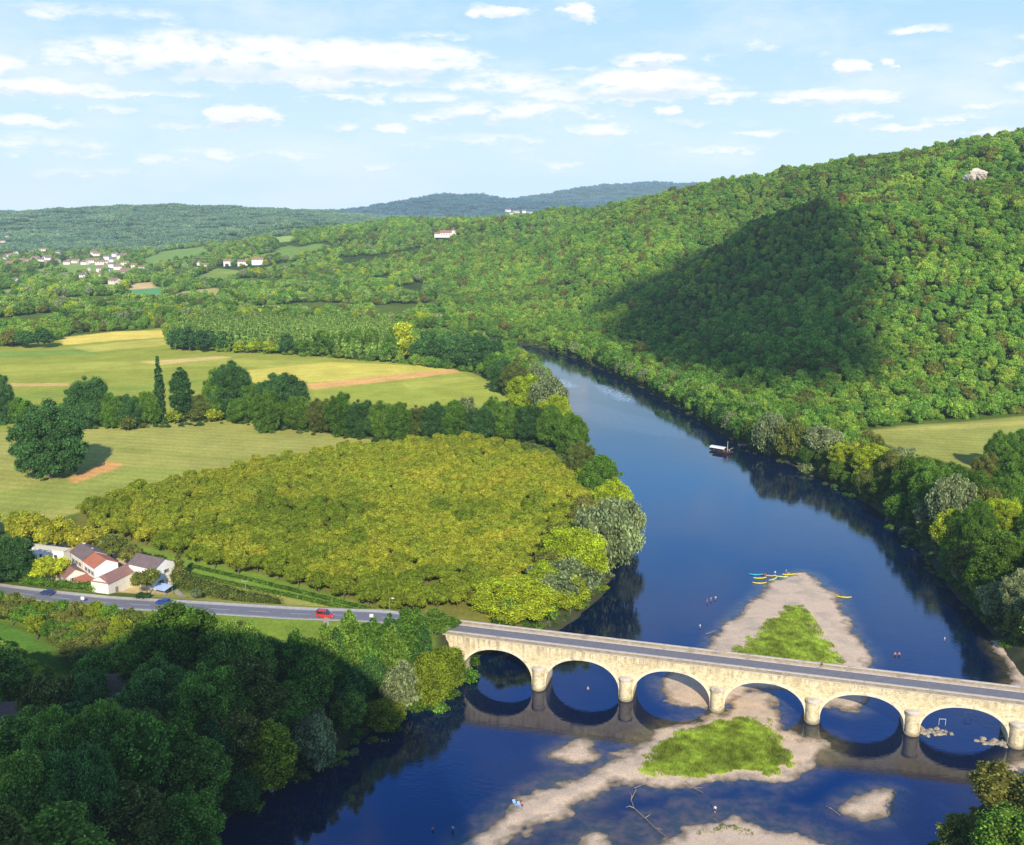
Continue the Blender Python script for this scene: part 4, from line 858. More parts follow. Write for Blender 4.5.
many([('bare', 992, 826, 762, 84, 'olive', 'half leafed grey green tree at the lower right corner of the view'), ('broad', 1042, 832, 772, 80, 'olive', 'wide tree cut by the right edge below the bridge'), ('broad', 962, 856, 812, 56, 'olive', 'bush like tree at the bottom edge right of the near shoal'), ('broad', 1015, 880, 806, 90, 'green', 'dense tree at the lower right corner')], 'x', 'trees at the foot of the bridge on the right bank', 5.0)
# --- farm surroundings
many([('broad', 8, 582, 534, 60, 'dark', 'large dark tree at the left edge above the road'), ('walnut', 52, 582, 556, 44, 'yellow', 'round yellow green tree in the farmhouse garden'), ('walnut', 147, 596, 568, 34, 'olive', 'small spreading tree in front of the right farmhouse'), ('cone', 180, 584, 550, 22, 'olive', 'grey green conifer right of the farmhouses'),
      ('walnut', 30, 548, 512, 44, 'walnut'), ('walnut', 58, 552, 516, 46, 'walnut'), ('walnut', 90, 556, 524, 44, 'walnut'), ('walnut', 112, 560, 534, 38, 'olive'), ('walnut', 132, 566, 544, 28, 'olive'), ('walnut', 22, 538, 510, 34, 'walnut'), ('bush', 166, 550, 538, 22, 'green'), ('bush', 158, 562, 554, 16, 'bright'), ('bush', 106, 579, 570, 8, 'dark'), ('bush', 113, 581, 573, 7, 'dark'),
      ('bush', 143, 600, 592, 18, 'dark'), ('bush', 196, 601, 588, 14, 'willow'), ('bush', 64, 582, 575, 12, 'dark'), ('bush', -10, 560, 530, 50, 'dark'), ('walnut', -20, 540, 508, 50, 'walnut')],
     'round the farmhouses', 'trees round the farmhouses')
# --- wood below the road on the left bank (in the shade of the castle hill)
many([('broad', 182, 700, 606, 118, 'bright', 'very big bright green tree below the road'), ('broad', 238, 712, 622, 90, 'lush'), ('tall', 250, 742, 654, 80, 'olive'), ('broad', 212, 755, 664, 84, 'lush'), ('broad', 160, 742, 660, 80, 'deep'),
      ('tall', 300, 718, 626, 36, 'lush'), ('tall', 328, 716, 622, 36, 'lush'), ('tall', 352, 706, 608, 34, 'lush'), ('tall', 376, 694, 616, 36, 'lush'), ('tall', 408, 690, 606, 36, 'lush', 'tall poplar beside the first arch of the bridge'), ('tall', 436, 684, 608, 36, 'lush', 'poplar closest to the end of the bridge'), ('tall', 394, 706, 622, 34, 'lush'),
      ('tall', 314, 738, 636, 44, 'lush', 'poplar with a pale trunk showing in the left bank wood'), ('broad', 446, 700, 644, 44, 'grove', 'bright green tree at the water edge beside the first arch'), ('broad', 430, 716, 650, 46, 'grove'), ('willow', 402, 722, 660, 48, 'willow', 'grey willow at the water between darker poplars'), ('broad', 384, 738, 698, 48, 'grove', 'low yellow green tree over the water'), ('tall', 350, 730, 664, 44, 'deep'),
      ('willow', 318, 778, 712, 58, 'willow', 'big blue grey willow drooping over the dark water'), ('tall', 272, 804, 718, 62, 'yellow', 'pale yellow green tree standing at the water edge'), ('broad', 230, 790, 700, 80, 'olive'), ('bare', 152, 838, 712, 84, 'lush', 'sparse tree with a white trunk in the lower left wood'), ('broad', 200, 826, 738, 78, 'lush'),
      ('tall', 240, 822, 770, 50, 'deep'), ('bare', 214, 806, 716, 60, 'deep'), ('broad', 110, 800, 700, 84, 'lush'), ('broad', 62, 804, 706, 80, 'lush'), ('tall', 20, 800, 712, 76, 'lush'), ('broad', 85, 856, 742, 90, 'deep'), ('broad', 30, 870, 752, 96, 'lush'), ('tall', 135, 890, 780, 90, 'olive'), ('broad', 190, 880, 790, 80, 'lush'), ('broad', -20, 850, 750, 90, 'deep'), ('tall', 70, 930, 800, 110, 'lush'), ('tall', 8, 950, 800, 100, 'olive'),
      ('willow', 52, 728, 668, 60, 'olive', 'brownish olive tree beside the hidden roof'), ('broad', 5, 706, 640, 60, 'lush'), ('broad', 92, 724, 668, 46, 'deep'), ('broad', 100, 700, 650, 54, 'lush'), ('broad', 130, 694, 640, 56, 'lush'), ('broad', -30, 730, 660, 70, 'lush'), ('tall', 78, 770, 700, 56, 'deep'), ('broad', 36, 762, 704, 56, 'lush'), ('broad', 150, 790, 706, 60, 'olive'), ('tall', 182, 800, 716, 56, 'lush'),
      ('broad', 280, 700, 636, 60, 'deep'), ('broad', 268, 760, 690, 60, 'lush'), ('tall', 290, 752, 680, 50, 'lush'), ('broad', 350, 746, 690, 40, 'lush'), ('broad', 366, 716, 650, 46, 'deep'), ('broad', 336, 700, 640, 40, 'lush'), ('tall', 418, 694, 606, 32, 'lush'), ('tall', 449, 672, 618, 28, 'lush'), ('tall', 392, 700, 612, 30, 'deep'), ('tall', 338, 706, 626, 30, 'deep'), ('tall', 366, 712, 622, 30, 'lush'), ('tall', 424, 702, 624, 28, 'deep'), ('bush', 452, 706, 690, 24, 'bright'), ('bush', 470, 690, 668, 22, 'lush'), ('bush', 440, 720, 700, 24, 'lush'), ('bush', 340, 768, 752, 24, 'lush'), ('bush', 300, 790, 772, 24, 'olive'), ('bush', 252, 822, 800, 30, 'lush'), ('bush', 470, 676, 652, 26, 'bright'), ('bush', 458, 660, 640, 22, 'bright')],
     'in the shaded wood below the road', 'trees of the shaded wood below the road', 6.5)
# the unbroken fringe of trees on the banks: single trees along the water line
def fringe(pxs, n0, group, lab, mats, kinds, step=5.5, zb=.0, inland=(1.0, 5.5), side=1):
    L = [G(a, b, 0)[:2] for a, b in pxs]; acc = 0
    for a, e in zip(L[:-1], L[1:]):
        d = e - a; ln = np.hypot(*d); d = d / ln; nn = np.array([-d[1], d[0]]) * side; t = acc
        while t < ln:
            q = a + d * t + nn * rng.uniform(*inland); st = step * (1 + q[1] / 900)
            if sdf(q[None], RIVER)[0] < .5:
                kd = kinds[int(rng.integers(len(kinds)))]; mt = mats[int(rng.integers(len(mats)))]; h = rng.uniform(6.5, 12.5)
                plant(kd, q[0], q[1], h, h * rng.uniform(.75, 1.0), mt, '%s %s tree %s' % (KW[kd], MATW[mt], lab), group, KN[kd])
            t += st * rng.uniform(.8, 1.3)
        acc = t - ln
fringe([(735, 443), (790, 463), (820, 478), (850, 493), (880, 511), (905, 535), (930, 560), (950, 588), (975, 612), (990, 632)], 0, 'fringe of trees on the right bank', 'rooted at the water line of the right bank', ['green', 'bright', 'olive', 'willow', 'yellow', 'bright'], ['broad', 'broad', 'willow'], side=1)
fringe([(560, 353), (600, 368), (640, 387), (680, 409), (714, 430), (745, 447)], 0, 'fringe of trees below the wooded hill', 'at the water line below the wooded hill', ['green', 'dark', 'olive', 'willow', 'green'], ['broad', 'broad', 'willow'], side=1)
fringe([(515, 644), (548, 634), (575, 618), (598, 600), (612, 580), (618, 556), (618, 530), (606, 500), (594, 476), (582, 452), (572, 430), (563, 408), (552, 388), (536, 372), (520, 361)], 0, 'fringe of trees on the left bank', 'at the water line of the left bank upstream', ['green', 'yellow', 'olive', 'willow', 'yellow'], ['broad', 'bush', 'willow'], step=7, side=1)
h7xy = G(121, 712, 6.6)
# small orchard just below the road
def in_view(x, y): return abs(x) < y * .56 + 12
k = 0
STRIP = poly_g([(-60, 624), (0, 626), (34, 640), (66, 664), (84, 690), (60, 700), (20, 668), (-60, 650)], 7)
for row in range(9):
    for i in range(19):
        px = -34 + i * 16 - row * 5; by = 611 + row * 9 + i * 2.1
        if px > 128 + row * 6 and row > 0 or px > 250: continue
        b = G(px, by, 7.0); z = HZ(b[0], b[1])
        if sdf(b[None], STRIP)[0] > -.5 or np.hypot(b[0] - h7xy[0], b[1] - h7xy[1]) < 7 or z > 7.4: continue
        plant('walnut', b[0] + rng.uniform(-.8, .8), b[1] + rng.uniform(-.8, .8), rng.uniform(6, 8), rng.uniform(7.0, 9), ('olive', 'grove', 'green', 'olive')[int(rng.integers(0, 4))],
              'low olive tinged tree in the rows just below the road', 'orchard trees below the road', 'walnut_tree', z=z)
# the big walnut orchard: rows, the nearest three hundred as single trees
OP = poly_g([(70, 520), (78, 512), (200, 480), (350, 453), (480, 443), (566, 468), (592, 500), (592, 540), (560, 575), (500, 596), (456, 620), (404, 626), (330, 602), (215, 572), (152, 556), (110, 540)], 7)
dirr = G(200, 480, 7)[:2] - G(566, 462, 7)[:2]; dirr /= np.linalg.norm(dirr); dn = np.array([-dirr[1], dirr[0]])
cand = []
c0 = OP.mean(0)
for i in range(-45, 46):
    for j in range(-45, 46):
        p = c0 + dirr * i * 6.5 + dn * j * 7.0 + rng.uniform(-.9, .9, 2); cand.append(p)
cand = np.array(cand); cand = cand[sdf(cand, OP) > 1.5]
cand = cand[rng.random(len(cand)) > .01]
cand = cand[np.argsort(cand[:, 1])]
def wmat(p):
    f = fbm(np.array([p[0] / 40]), np.array([p[1] / 40]))[0] + rng.uniform(-.1, .1)
    return 'green' if f < .18 else ('grove' if f < .47 else 'walnut')
for p in cand[:290]:
    plant('walnut', p[0], p[1], rng.uniform(5.6, 8.0), rng.uniform(8.0, 10.4), wmat(p), 'golden green walnut tree in the rows of the big orchard', 'walnut trees of the big orchard', 'walnut_tree', z=7.0)

# --- masses of trees: scattered with geometry nodes
def scatter(name, P, S, srcs, label, seed=1):
    if len(P) == 0: return
    me = bpy.data.meshes.new(name); me.vertices.add(len(P)); me.vertices.foreach_set('co', np.asarray(P, np.float32).ravel())
    a = me.attributes.new('size', 'FLOAT_VECTOR', 'POINT'); a.data.foreach_set('vector', np.asarray(S, np.float32).ravel())
    r_ = np.random.default_rng(seed)
    a = me.attributes.new('turn', 'FLOAT', 'POINT'); a.data.foreach_set('value', r_.uniform(0, 6.283, len(P)).astype(np.float32))
    a = me.attributes.new('pick', 'INT', 'POINT'); a.data.foreach_set('value', r_.integers(0, len(srcs), len(P)).astype(np.int32))
    o = link(name, me); ng = bpy.data.node_groups.new(name + '_nodes', 'GeometryNodeTree')
    ng.interface.new_socket('Geometry', in_out='INPUT', socket_type='NodeSocketGeometry'); ng.interface.new_socket('Geometry', in_out='OUTPUT', socket_type='NodeSocketGeometry')
    gi = ng.nodes.new('NodeGroupInput'); go = ng.nodes.new('NodeGroupOutput'); ip = ng.nodes.new('GeometryNodeInstanceOnPoints'); jn = ng.nodes.new('GeometryNodeJoinGeometry')
    for s in srcs:
        oi = ng.nodes.new('GeometryNodeObjectInfo'); oi.inputs['Object'].default_value = s; oi.inputs['As Instance'].default_value = True
        ng.links.new(oi.outputs['Geometry'], jn.inputs[0])
    def attr(nm, t):
        n = ng.nodes.new('GeometryNodeInputNamedAttribute'); n.data_type = t; n.inputs[0].default_value = nm; return n.outputs[0]
    ng.links.new(gi.outputs[0], ip.inputs['Points']); ng.links.new(jn.outputs[0], ip.inputs['Instance']); ip.inputs['Pick Instance'].default_value = True
    ng.links.new(attr('pick', 'INT'), ip.inputs['Instance Index']); ng.links.new(attr('size', 'FLOAT_VECTOR'), ip.inputs['Scale'])
    cx = ng.nodes.new('ShaderNodeCombineXYZ'); ng.links.new(attr('turn', 'FLOAT'), cx.inputs[2]); ng.links.new(cx.outputs[0], ip.inputs['Rotation'])
    ng.links.new(ip.outputs[0], go.inputs[0]); md = o.modifiers.new('scatter', 'NODES'); md.node_group = ng
    tag(o, label, 'trees', None, 'stuff'); return o
def src(kd, mat=None, idx=None):
    out = []
    for i, (cr, t) in enumerate(KINDS[kd]['v']):
        if idx is not None and i not in idx: continue
        m_ = cr
        if mat: m_ = cr.copy(); m_.materials[0] = LM[mat]
        out.append(bpy.data.objects.new(kd + '_crown', m_))
    return out
restp = cand[290:]
scatter('walnut_grove', np.c_[restp, np.full(len(restp), 6.9)], np.c_[(rng.uniform(.9, 1.15, (len(restp), 1)) * np.ones((1, 2))), rng.uniform(.8, 1.08, len(restp))], src('walnut'), 'farther rows of the golden walnut orchard')
# far patch of wood: one piece of canopy
def canopy_patch(seed, mat):
    r_ = np.random.default_rng(seed); L = []
    for i in range(26):
        x, y = r_.uniform(-19, 19, 2); L.append((x, y, r_.uniform(3.0, 6.5), r_.uniform(3.6, 5.6)))
    V, F, T = crown_arrays(seed, L, 1.7, .28, .95); return bpy.data.objects.new('canopy', quad_tri_mesh('canopy', V, F, LM[mat], T))
FM = leaf('hazed_far_forest_leaves', [(0, (.11, .19, .12)), (.4, (.14, .23, .13)), (.8, (.19, .27, .13)), (1, (.24, .29, .13))], gain=1.25); LM['hazed_forest'] = FM  # distance haze put into the leaf colour: paler and bluer
LM['range'] = leaf('hazed_range_leaves', [(0, (.07, .16, .20)), (.5, (.10, .19, .22)), (1, (.13, .22, .22))], gain=1.0)  # bluer still: haze painted into the colour of the farthest woods
patches = [canopy_patch(900 + i, 'hazed_forest') for i in range(3)]; rpatches = [canopy_patch(910 + i, 'range') for i in range(2)]

# forest on the slopes and beside the far river
def jitter_grid(y0, y1, s, amp=.42):
    ys = np.arange(y0, y1, s); out = []
    for y in ys:
        xm = y * .58 + 30; xs = np.arange(-xm, xm, s); out.append(np.c_[xs, np.full(len(xs), y)])
    P = np.concatenate(out); return P + rng.uniform(-amp, amp, P.shape) * s
OPEN = [poly_g(pl, 7) for pl in (
    [(-400, 352), (0, 347), (60, 340), (70, 334), (160, 328), (172, 350), (300, 356), (400, 364), (495, 376), (520, 395), (590, 440), (640, 560), (600, 640), (400, 700), (-600, 700)],
    [(850, 434), (900, 425), (960, 420), (1024, 414), (1300, 405), (1400, 640), (1100, 660), (1000, 560), (905, 460)])]
VILL = []
def forest_points(y0, y1, s, zmin=8.2):
    P = jitter_grid(y0, y1, s); z = H(P[:, 0], P[:, 1])
    k = np.ones(len(P), bool)
    if y0 < 1500: k &= sdf(P, RIVER) < -1.2
    for w in OPEN: k &= sdf(P, w) < -1
    k &= FIELDMASK(P) < .4
    for cx_, cy_, rad in VILL: k &= np.hypot(P[:, 0] - cx_, P[:, 1] - cy_) > rad
    return P[k], z[k]
# village and building clearings are reserved first
HOUSES = []
def far_house_spot(px, py, zg=None, y0=900):
    py += random.uniform(-4.5, 4) if zg is None else 0; p = CAST(px, py, y0, 8000); HOUSES.append(p); VILL.append((p[0], p[1] - 14, 20)); VILL.append((p[0], p[1] - 40, 17)); VILL.append((p[0] + 4, p[1] - 66, 12)); return p
spots_village = [(30, 256), (44, 255), (58, 254), (75, 256), (94, 255), (12, 258), (112, 266), (118, 270), (106, 268), (125, 266), (70, 266), (50, 268), (28, 264), (33, 261), (38, 265), (49, 264), (56, 262), (67, 261), (73, 260), (80, 259), (85, 261), (97, 260), (100, 262), (107, 262), (115, 260), (124, 261), (20, 264), (11, 264), (5, 263), (126, 273), (109, 276), (98, 279), (2, 262), (9, 261), (16, 259), (36, 263), (41, 262), (46, 261), (52, 259), (60, 258), (64, 259), (70, 258), (76, 261), (90, 262), (104, 258), (109, 259), (120, 259), (87, 268), (3, 242), (7, 240), (90, 245), (135, 243),
                 (102, 273), (107, 272), (112, 271), (117, 278), (122, 279), (115, 283), (131, 270), (137, 268), (143, 267), (64, 280), (84, 278), (92, 280), (61, 305), (15, 286), (112, 305), (186, 267), (201, 266), (208, 267)]
VS = [far_house_spot(a, b) for a, b in spots_village]
spots_hamlet = [(228, 266), (243, 266), (249, 264), (258, 265)]
HS = [far_house_spot(a, b, 1) for a, b in spots_hamlet]
chat = far_house_spot(448, 238, 1); VILL.append((chat[0], chat[1], 40)); VILL.append((chat[0], chat[1] - 30, 30))
spots_range = [(508, 213), (516, 214), (524, 214), (512, 216), (530, 215)]

print('forest...')
P1, z1 = forest_points(470, 1000, 5.2); P2, z2 = forest_points(1000, 1700, 6.8); P3, z3 = forest_points(1700, 2700, 11)
def cull(P, z):        # trees on ground that faces away far behind a ridge show nothing: skip them
    r = np.hypot(P[:, 0], P[:, 1]); keep = np.ones(len(P), bool); ang = (z + 14 - CAMH) / r
    for f in np.linspace(.45, .985, 22):
        q = P * f; hq = H_raw(q[:, 0], q[:, 1]) ; keep &= (hq + 4 - CAMH) / (r * f) < ang
    return P[keep], z[keep]
P1, z1 = cull(P1, z1); P2, z2 = cull(P2, z2); P3, z3 = cull(P3, z3)
print('trees', len(P1), len(P2), len(P3))
def edge_first(P, z, n):     # the wood's own nearest trees, built singly
    o = np.argsort(np.hypot(P[:, 0], P[:, 1])); return P[o[:n]], z[o[:n]], P[o[n:]], z[o[n:]]
vis = np.abs(P1[:, 0]) < P1[:, 1] * .53
Pv, zv = P1[vis], z1[vis]; Po, zo = P1[~vis], z1[~vis]
near_key = -sdf(Pv, RIVER); o_ = np.argsort(near_key + (Pv[:, 1] - 500) * .04); n1 = 240
A, za = Pv[o_[:n1]], zv[o_[:n1]]; B_, zb_ = Pv[o_[n1:]], zv[o_[n1:]]
for p, z in zip(A, za):
    f = rng.random(); mt = None if f < .62 else ('green' if f < .75 else ('willow' if f < .83 else ('olive' if f < .92 else 'bright')))
    s = rng.uniform(.72, 1.1); plant('oak', p[0], p[1], 12 * s, 10.5 * s * rng.uniform(.85, 1.1), mt, 'round topped tree of the wood edge along the far river bank', 'trees at the foot of the wooded hill', 'oak_tree', z=z)
P1 = np.concatenate([B_, Po]); z1 = np.concatenate([zb_, zo])
SO = src('oak') + src('oak', 'green', [0]) + src('oak', 'olive', [1])
def sizes(n, a, b): s = a * .75 + (b * 1.12 - a * .75) * rng.random(n) ** 1.5; return np.c_[s * rng.uniform(.9, 1.1, n), s * rng.uniform(.9, 1.1, n), s * rng.uniform(.8, 1.1, n)]
crest = np.array([AT(a, b, Y)[:2] for a, b, Y in [(870, 188, 990), (820, 196, 980), (740, 232, 950), (690, 262, 960), (640, 290, 980)]])
def near_line(P, L):
    d = np.full(len(P), 1e9)
    for a, b in zip(L[:-1], L[1:]):
        e = b - a; t = np.clip(((P - a) @ e) / (e @ e), 0, 1); d = np.minimum(d, np.hypot(*(P - a - t[:, None] * e).T))
    return d
mk_ = (near_line(P1, crest) < 26) & (rng.random(len(P1)) < .42); PC, zc = P1[mk_], z1[mk_]; P1, z1 = P1[~mk_], z1[~mk_]
vary = lambda P: (.72 + .56 * fbm(P[:, 0] / 45, P[:, 1] / 45, 3))[:, None]
lift = lambda P: rng.normal(0, 1.1, len(P))
scatter('forest', np.c_[PC, zc - .5], sizes(len(PC), .6, .95), src('oak', 'olive', [0, 2]) + src('oak', 'russet', [1]) + src('oak', 'yellow', [3]), 'yellowing trees along the crest of the spur', 12)
scatter('forest', np.c_[P1, z1 - .8 + lift(P1)], sizes(len(P1), .52, .95) * vary(P1), SO, 'dense deciduous forest covering the big hill', 2)
mx2 = (P2[:, 0] < -60 - (P2[:, 1] - 1000) * .12) & (z2 < 26); mx3 = (z3 < 55) & (P3[:, 0] < -150)
low = np.r_[P2[mx2], P3[mx3]]; lz = np.r_[z2[mx2], z3[mx3]]; kp = rng.random(len(low)) < .55 + .6 * fbm(low[:, 0] / 60, low[:, 1] / 90); kp &= fbm(low[:, 0] / 130 + 5, low[:, 1] / 200) > .36; low, lz = low[kp], lz[kp]
P2, z2, P3, z3 = P2[~mx2], z2[~mx2], P3[~mx3], z3[~mx3]
scatter('forest', np.c_[P2, z2 - .8 + lift(P2)], sizes(len(P2), .72, 1.2) * vary(P2), src('oak') + src('oak', 'olive', [2]), 'forest on the farther slopes and the ridge', 3)
scatter('forest', np.c_[P3, z3 - 1], sizes(len(P3), .9, 1.5), src('oak') + src('oak', 'olive', [2]), 'woods on the terrace beyond the river', 4)
scatter('mixed_woods', np.c_[low, lz - 1], sizes(len(low), .8, 1.35), src('oak') + src('oak', 'green', [0, 1]) + src('oak', 'bright', [2]) + src('oak', 'olive', [3]) + src('oak', 'poplar', [4, 5]) + src('oak', 'willow', [0]) + src('oak', 'yellow', [1]), 'mixed woods, hedges and thickets on the plain round the villages', 14)
P4, z4 = forest_points(2700, 5200, 30); P4, z4 = cull(P4, z4)
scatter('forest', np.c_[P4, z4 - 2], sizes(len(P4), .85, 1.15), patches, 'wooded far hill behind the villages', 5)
P5, z5 = forest_points(5200, 10500, 75); P5, z5 = cull(P5, z5); P5 = P5[z5 > 40]; z5 = z5[z5 > 40]
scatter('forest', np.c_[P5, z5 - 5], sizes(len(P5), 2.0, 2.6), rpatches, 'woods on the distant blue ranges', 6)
# poplar plantation in rows: front rows singly
PP = poly_g([(168, 349), (300, 356), (398, 364), (404, 352), (396, 338), (300, 333), (205, 330)], 7)
dr = G(398, 364, 7)[:2] - G(168, 349, 7)[:2]; dr /= np.linalg.norm(dr); dq = np.array([-dr[1], dr[0]]); pc = []
for i in range(-60, 60):
    for j in range(-40, 40):
        pc.append(PP.mean(0) + dr * i * 6.5 + dq * j * 9 + rng.uniform(-.6, .6, 2))
pc = np.array(pc); pc = pc[sdf(pc, PP) > 0]; kk = np.argsort(np.abs((pc - G(168, 349, 7)[:2]) @ dq)); pc = pc[kk]
for p in pc[:60]: plant('far_poplar', p[0], p[1], rng.uniform(19, 22), rng.uniform(6.5, 8), None, 'upright pale green poplar in the front rows of the plantation', 'poplars of the plantation', 'poplar_tree', z=7)
rp = pc[60:]; scatter('poplar_wood', np.c_[rp, np.full(len(rp), 7)], np.c_[rng.uniform(.9, 1.1, len(rp)), rng.uniform(.9, 1.1, len(rp)), rng.uniform(.92, 1.06, len(rp))], src('far_poplar'), 'farther rows of the pale poplar plantation', 7)
# undergrowth along the banks and under the near wood
def band(n, poly, z0):
    w = poly_g(poly, z0); P = np.c_[rng.uniform(w[:, 0].min(), w[:, 0].max(), n * 6), rng.uniform(w[:, 1].min(), w[:, 1].max(), n * 6)]
    P = P[sdf(P, w) > 0][:n]; return P
U = [band(420, [(-100, 700), (60, 715), (130, 690), (230, 690), (440, 660), (480, 668), (455, 690), (392, 722), (330, 762), (240, 812), (180, 870), (-100, 1000)], 6)]
ue = []
Rv = RIVER; seg = np.roll(Rv, -1, 0) - Rv; Ls = np.hypot(*seg.T)
for a, e, L in zip(Rv, seg, Ls):
    if a[1] > 1000 or a[1] < 150: continue
    for t in np.arange(0, 1, 2.6 / max(L, 2.6)):
        q = a + e * t; nrm = np.array([e[1], -e[0]]) / max(L, 1e-6)
        for s_ in (1, -1):
            r_ = q + nrm * s_ * rng.uniform(.2, 4.5)
            if sdf(r_[None], RIVER)[0] < -.1: ue.append(r_ + rng.uniform(-.6, .6, 2))
ue = np.array(ue)
for w in (BARW['beach'], BARW['lower']): ue = ue[sdf(ue, w) < 0]
HW = poly_g([(-40, 428), (60, 430), (130, 430), (240, 424), (300, 434), (380, 443), (500, 445), (575, 462), (580, 440), (500, 434), (400, 432), (320, 428), (240, 415), (130, 422), (-40, 421)], 7)
hq = np.c_[rng.uniform(HW[:, 0].min(), HW[:, 0].max(), 9000), rng.uniform(HW[:, 1].min(), HW[:, 1].max(), 9000)]; hq = hq[sdf(hq, HW) > 0][:420]
RW = poly_g([(740, 447), (850, 492), (940, 575), (1000, 640), (1100, 660), (1100, 500), (1000, 480), (905, 458), (850, 434), (760, 420)], 5)
rq = np.c_[rng.uniform(RW[:, 0].min(), RW[:, 0].max(), 9000), rng.uniform(RW[:, 1].min(), RW[:, 1].max(), 9000)]; rq = rq[sdf(rq, RW) > 0][:700]
U = np.concatenate(U + [ue, hq, rq]); uv = (U - bp0) @ bt; vv = (U - bp0) @ bn_; U = U[~((vv > -6) & (vv < BW + 5))]
zu = H(U[:, 0], U[:, 1])
su = rng.uniform(.35, .95, len(U))
scatter('undergrowth', np.c_[U, zu - .2], np.c_[su, su, su * .8], src('bush') + src('bush', 'olive', [0]) + src('bush', 'dark', [1]) + src('bush', 'willow', [2]), 'bushes and brambles along the banks', 8)

# hedges: clipped bodies of leaves
def hedge(name, line, half, hgt, mat, label, group='garden hedges', zb=7.3, dens=5, ls=.3):
    P = [G(a, b, zb) for a, b in line]; L = []
    for a, b in zip(P[:-1], P[1:]):
        n = max(1, int(np.linalg.norm(b - a) / (half * .8)))
        for k in range(n):
            q = a + (b - a) * k / n; L.append((q[0], q[1], hgt * .52 + rng.uniform(-.08, .08) * hgt, half * rng.uniform(.95, 1.2)))
    L.append((P[-1][0], P[-1][1], hgt * .5, half))
    c = np.array(L)[:, :3].mean(0); c[2] = 0; L = [(x - c[0], y - c[1], z, r) for x, y, z, r in L]
    V, F, T = crown_arrays(int(rng.integers(1e6)), L, ls, dens, hgt * .52 / half)
    o = link(name, quad_tri_mesh(name, V, F, LM[mat], T), None, (c[0], c[1], HZ(c[0], c[1]) - .05)); tag(o, label, 'hedge', group); return o
hedge('hedge', [(24, 586), (60, 590), (103, 594)], 1.3, 2.6, 'green', 'clipped dark green hedge between the road and the farmhouse garden')
hedge('hedge', [(183, 584), (205, 591), (235, 600), (272, 607)], 3.0, 3.6, 'olive', 'thick olive green hedge right of the farmhouses')
hedge('hedge', [(140, 560), (180, 572), (240, 586), (300, 598), (360, 612)], .9, 1.2, 'green', 'long low hedge line along the lane by the orchard', dens=3)
hedge('hedge', [(190, 566), (250, 580), (320, 597), (380, 612)], .8, 1.2, 'green', 'second low row of shrubs nearest the walnut trees', dens=3)
hedge('hedge', [(172, 590), (180, 584), (190, 582)], .9, 1.6, 'dark', 'short dark hedge beside the curved garden path')

# ------------------------------------------------------------------ buildings
def gable_house(root, cx, cy, L, D, wall, rise, rot, wm, rm, name='wall', zg=0, hip=False, over=.35):
    # walls with gables, ridge along local x
    Mx = Matrix.Translation((cx, cy, zg)) @ Matrix.Rotation(rot, 4, 'Z')
    b = MB(); b.M = Mx; x, y = L / 2, D / 2
    b.add([(-x, -y, -.5), (x, -y, -.5), (x, y, -.5), (-x, y, -.5), (-x, -y, wall), (x, -y, wall), (x, y, wall), (-x, y, wall), (-x, 0, wall + rise), (x, 0, wall + rise)],
          [(0, 1, 5, 4), (2, 3, 7, 6), (1, 2, 6, 9, 5), (3, 0, 4, 8, 7)])
    w = b.build('wall', wm, root)
    r = MB(); r.M = Mx; o = over; s = rise / y; t = .16
    hx = y * .8 if hip else 0
    for sg in (-1, 1):
        q = [(-x - o, sg * (y + o), wall - s * o + .02), (x + o, sg * (y + o), wall - s * o + .02), (x + o - hx, 0, wall + rise + .02), (-x - o, 0, wall + rise + .02)]
        q2 = [(a, b_, c + t) for a, b_, c in q]
        r.add(q + q2, [(0, 1, 2, 3), (7, 6, 5, 4), (0, 4, 5, 1), (1, 5, 6, 2), (3, 7, 4, 0)])
    if hip: r.add([(x + o, -y - o, wall - s * o + .02 + t), (x + o, y + o, wall - s * o + .02 + t), (x + o - hx, 0, wall + rise + .02 + t)], [(0, 1, 2)])
    rf = r.build('roof', rm, root); return Mx, w, rf
def window(root, Mx, face, u, z, w=.9, h=1.2, y=0, L=0, sh=True):
    # face: 'f' front (-y side) or 'g' right gable (+x side)
    T = Mx @ (Matrix.Translation((u, -y, z)) if face == 'f' else Matrix.Translation((L, u, z)) @ Matrix.Rotation(math.pi / 2, 4, 'Z'))
    b = MB(); b.M = T; b.box(-w / 2, w / 2, -.05, .03, 0, h); o = b.build('window', M['dark_glass'], root)
    f = MB(); f.M = T
    f.box(-w / 2 - .1, w / 2 + .1, -.09, -.002, -.14, -.002); f.box(-w / 2 - .1, w / 2 + .1, -.08, -.002, h + .002, h + .12)
    f.box(-.03, .03, -.07, -.052, .0, h); f.build('frame', M['wall'], o)
    if sh:
        s = MB(); s.M = T
        s.box(-w / 2 - .55, -w / 2 - .11, -.07, -.004, 0, h); s.box(w / 2 + .11, w / 2 + .55, -.07, -.004, 0, h); s.build('shutter', M['shutter'], o)
def chimney(rf, Mx, x, y, z, h=1.2):
    c = MB(); c.M = Mx; c.box(x - .35, x + .35, y - .3, y + .3, z - 1, z + h); c.box(x - .42, x + .42, y - .37, y + .37, z + h + .002, z + h + .15); c.build('chimney', M['wall'], rf)
def at_root(name, px, py, zg, rot, label, cat='house', group=None):
    p = G(px, py, zg); return empty(name, (p[0], p[1], zg), rot, label, cat, group)
ZG = 7.35
A1 = R(-47)
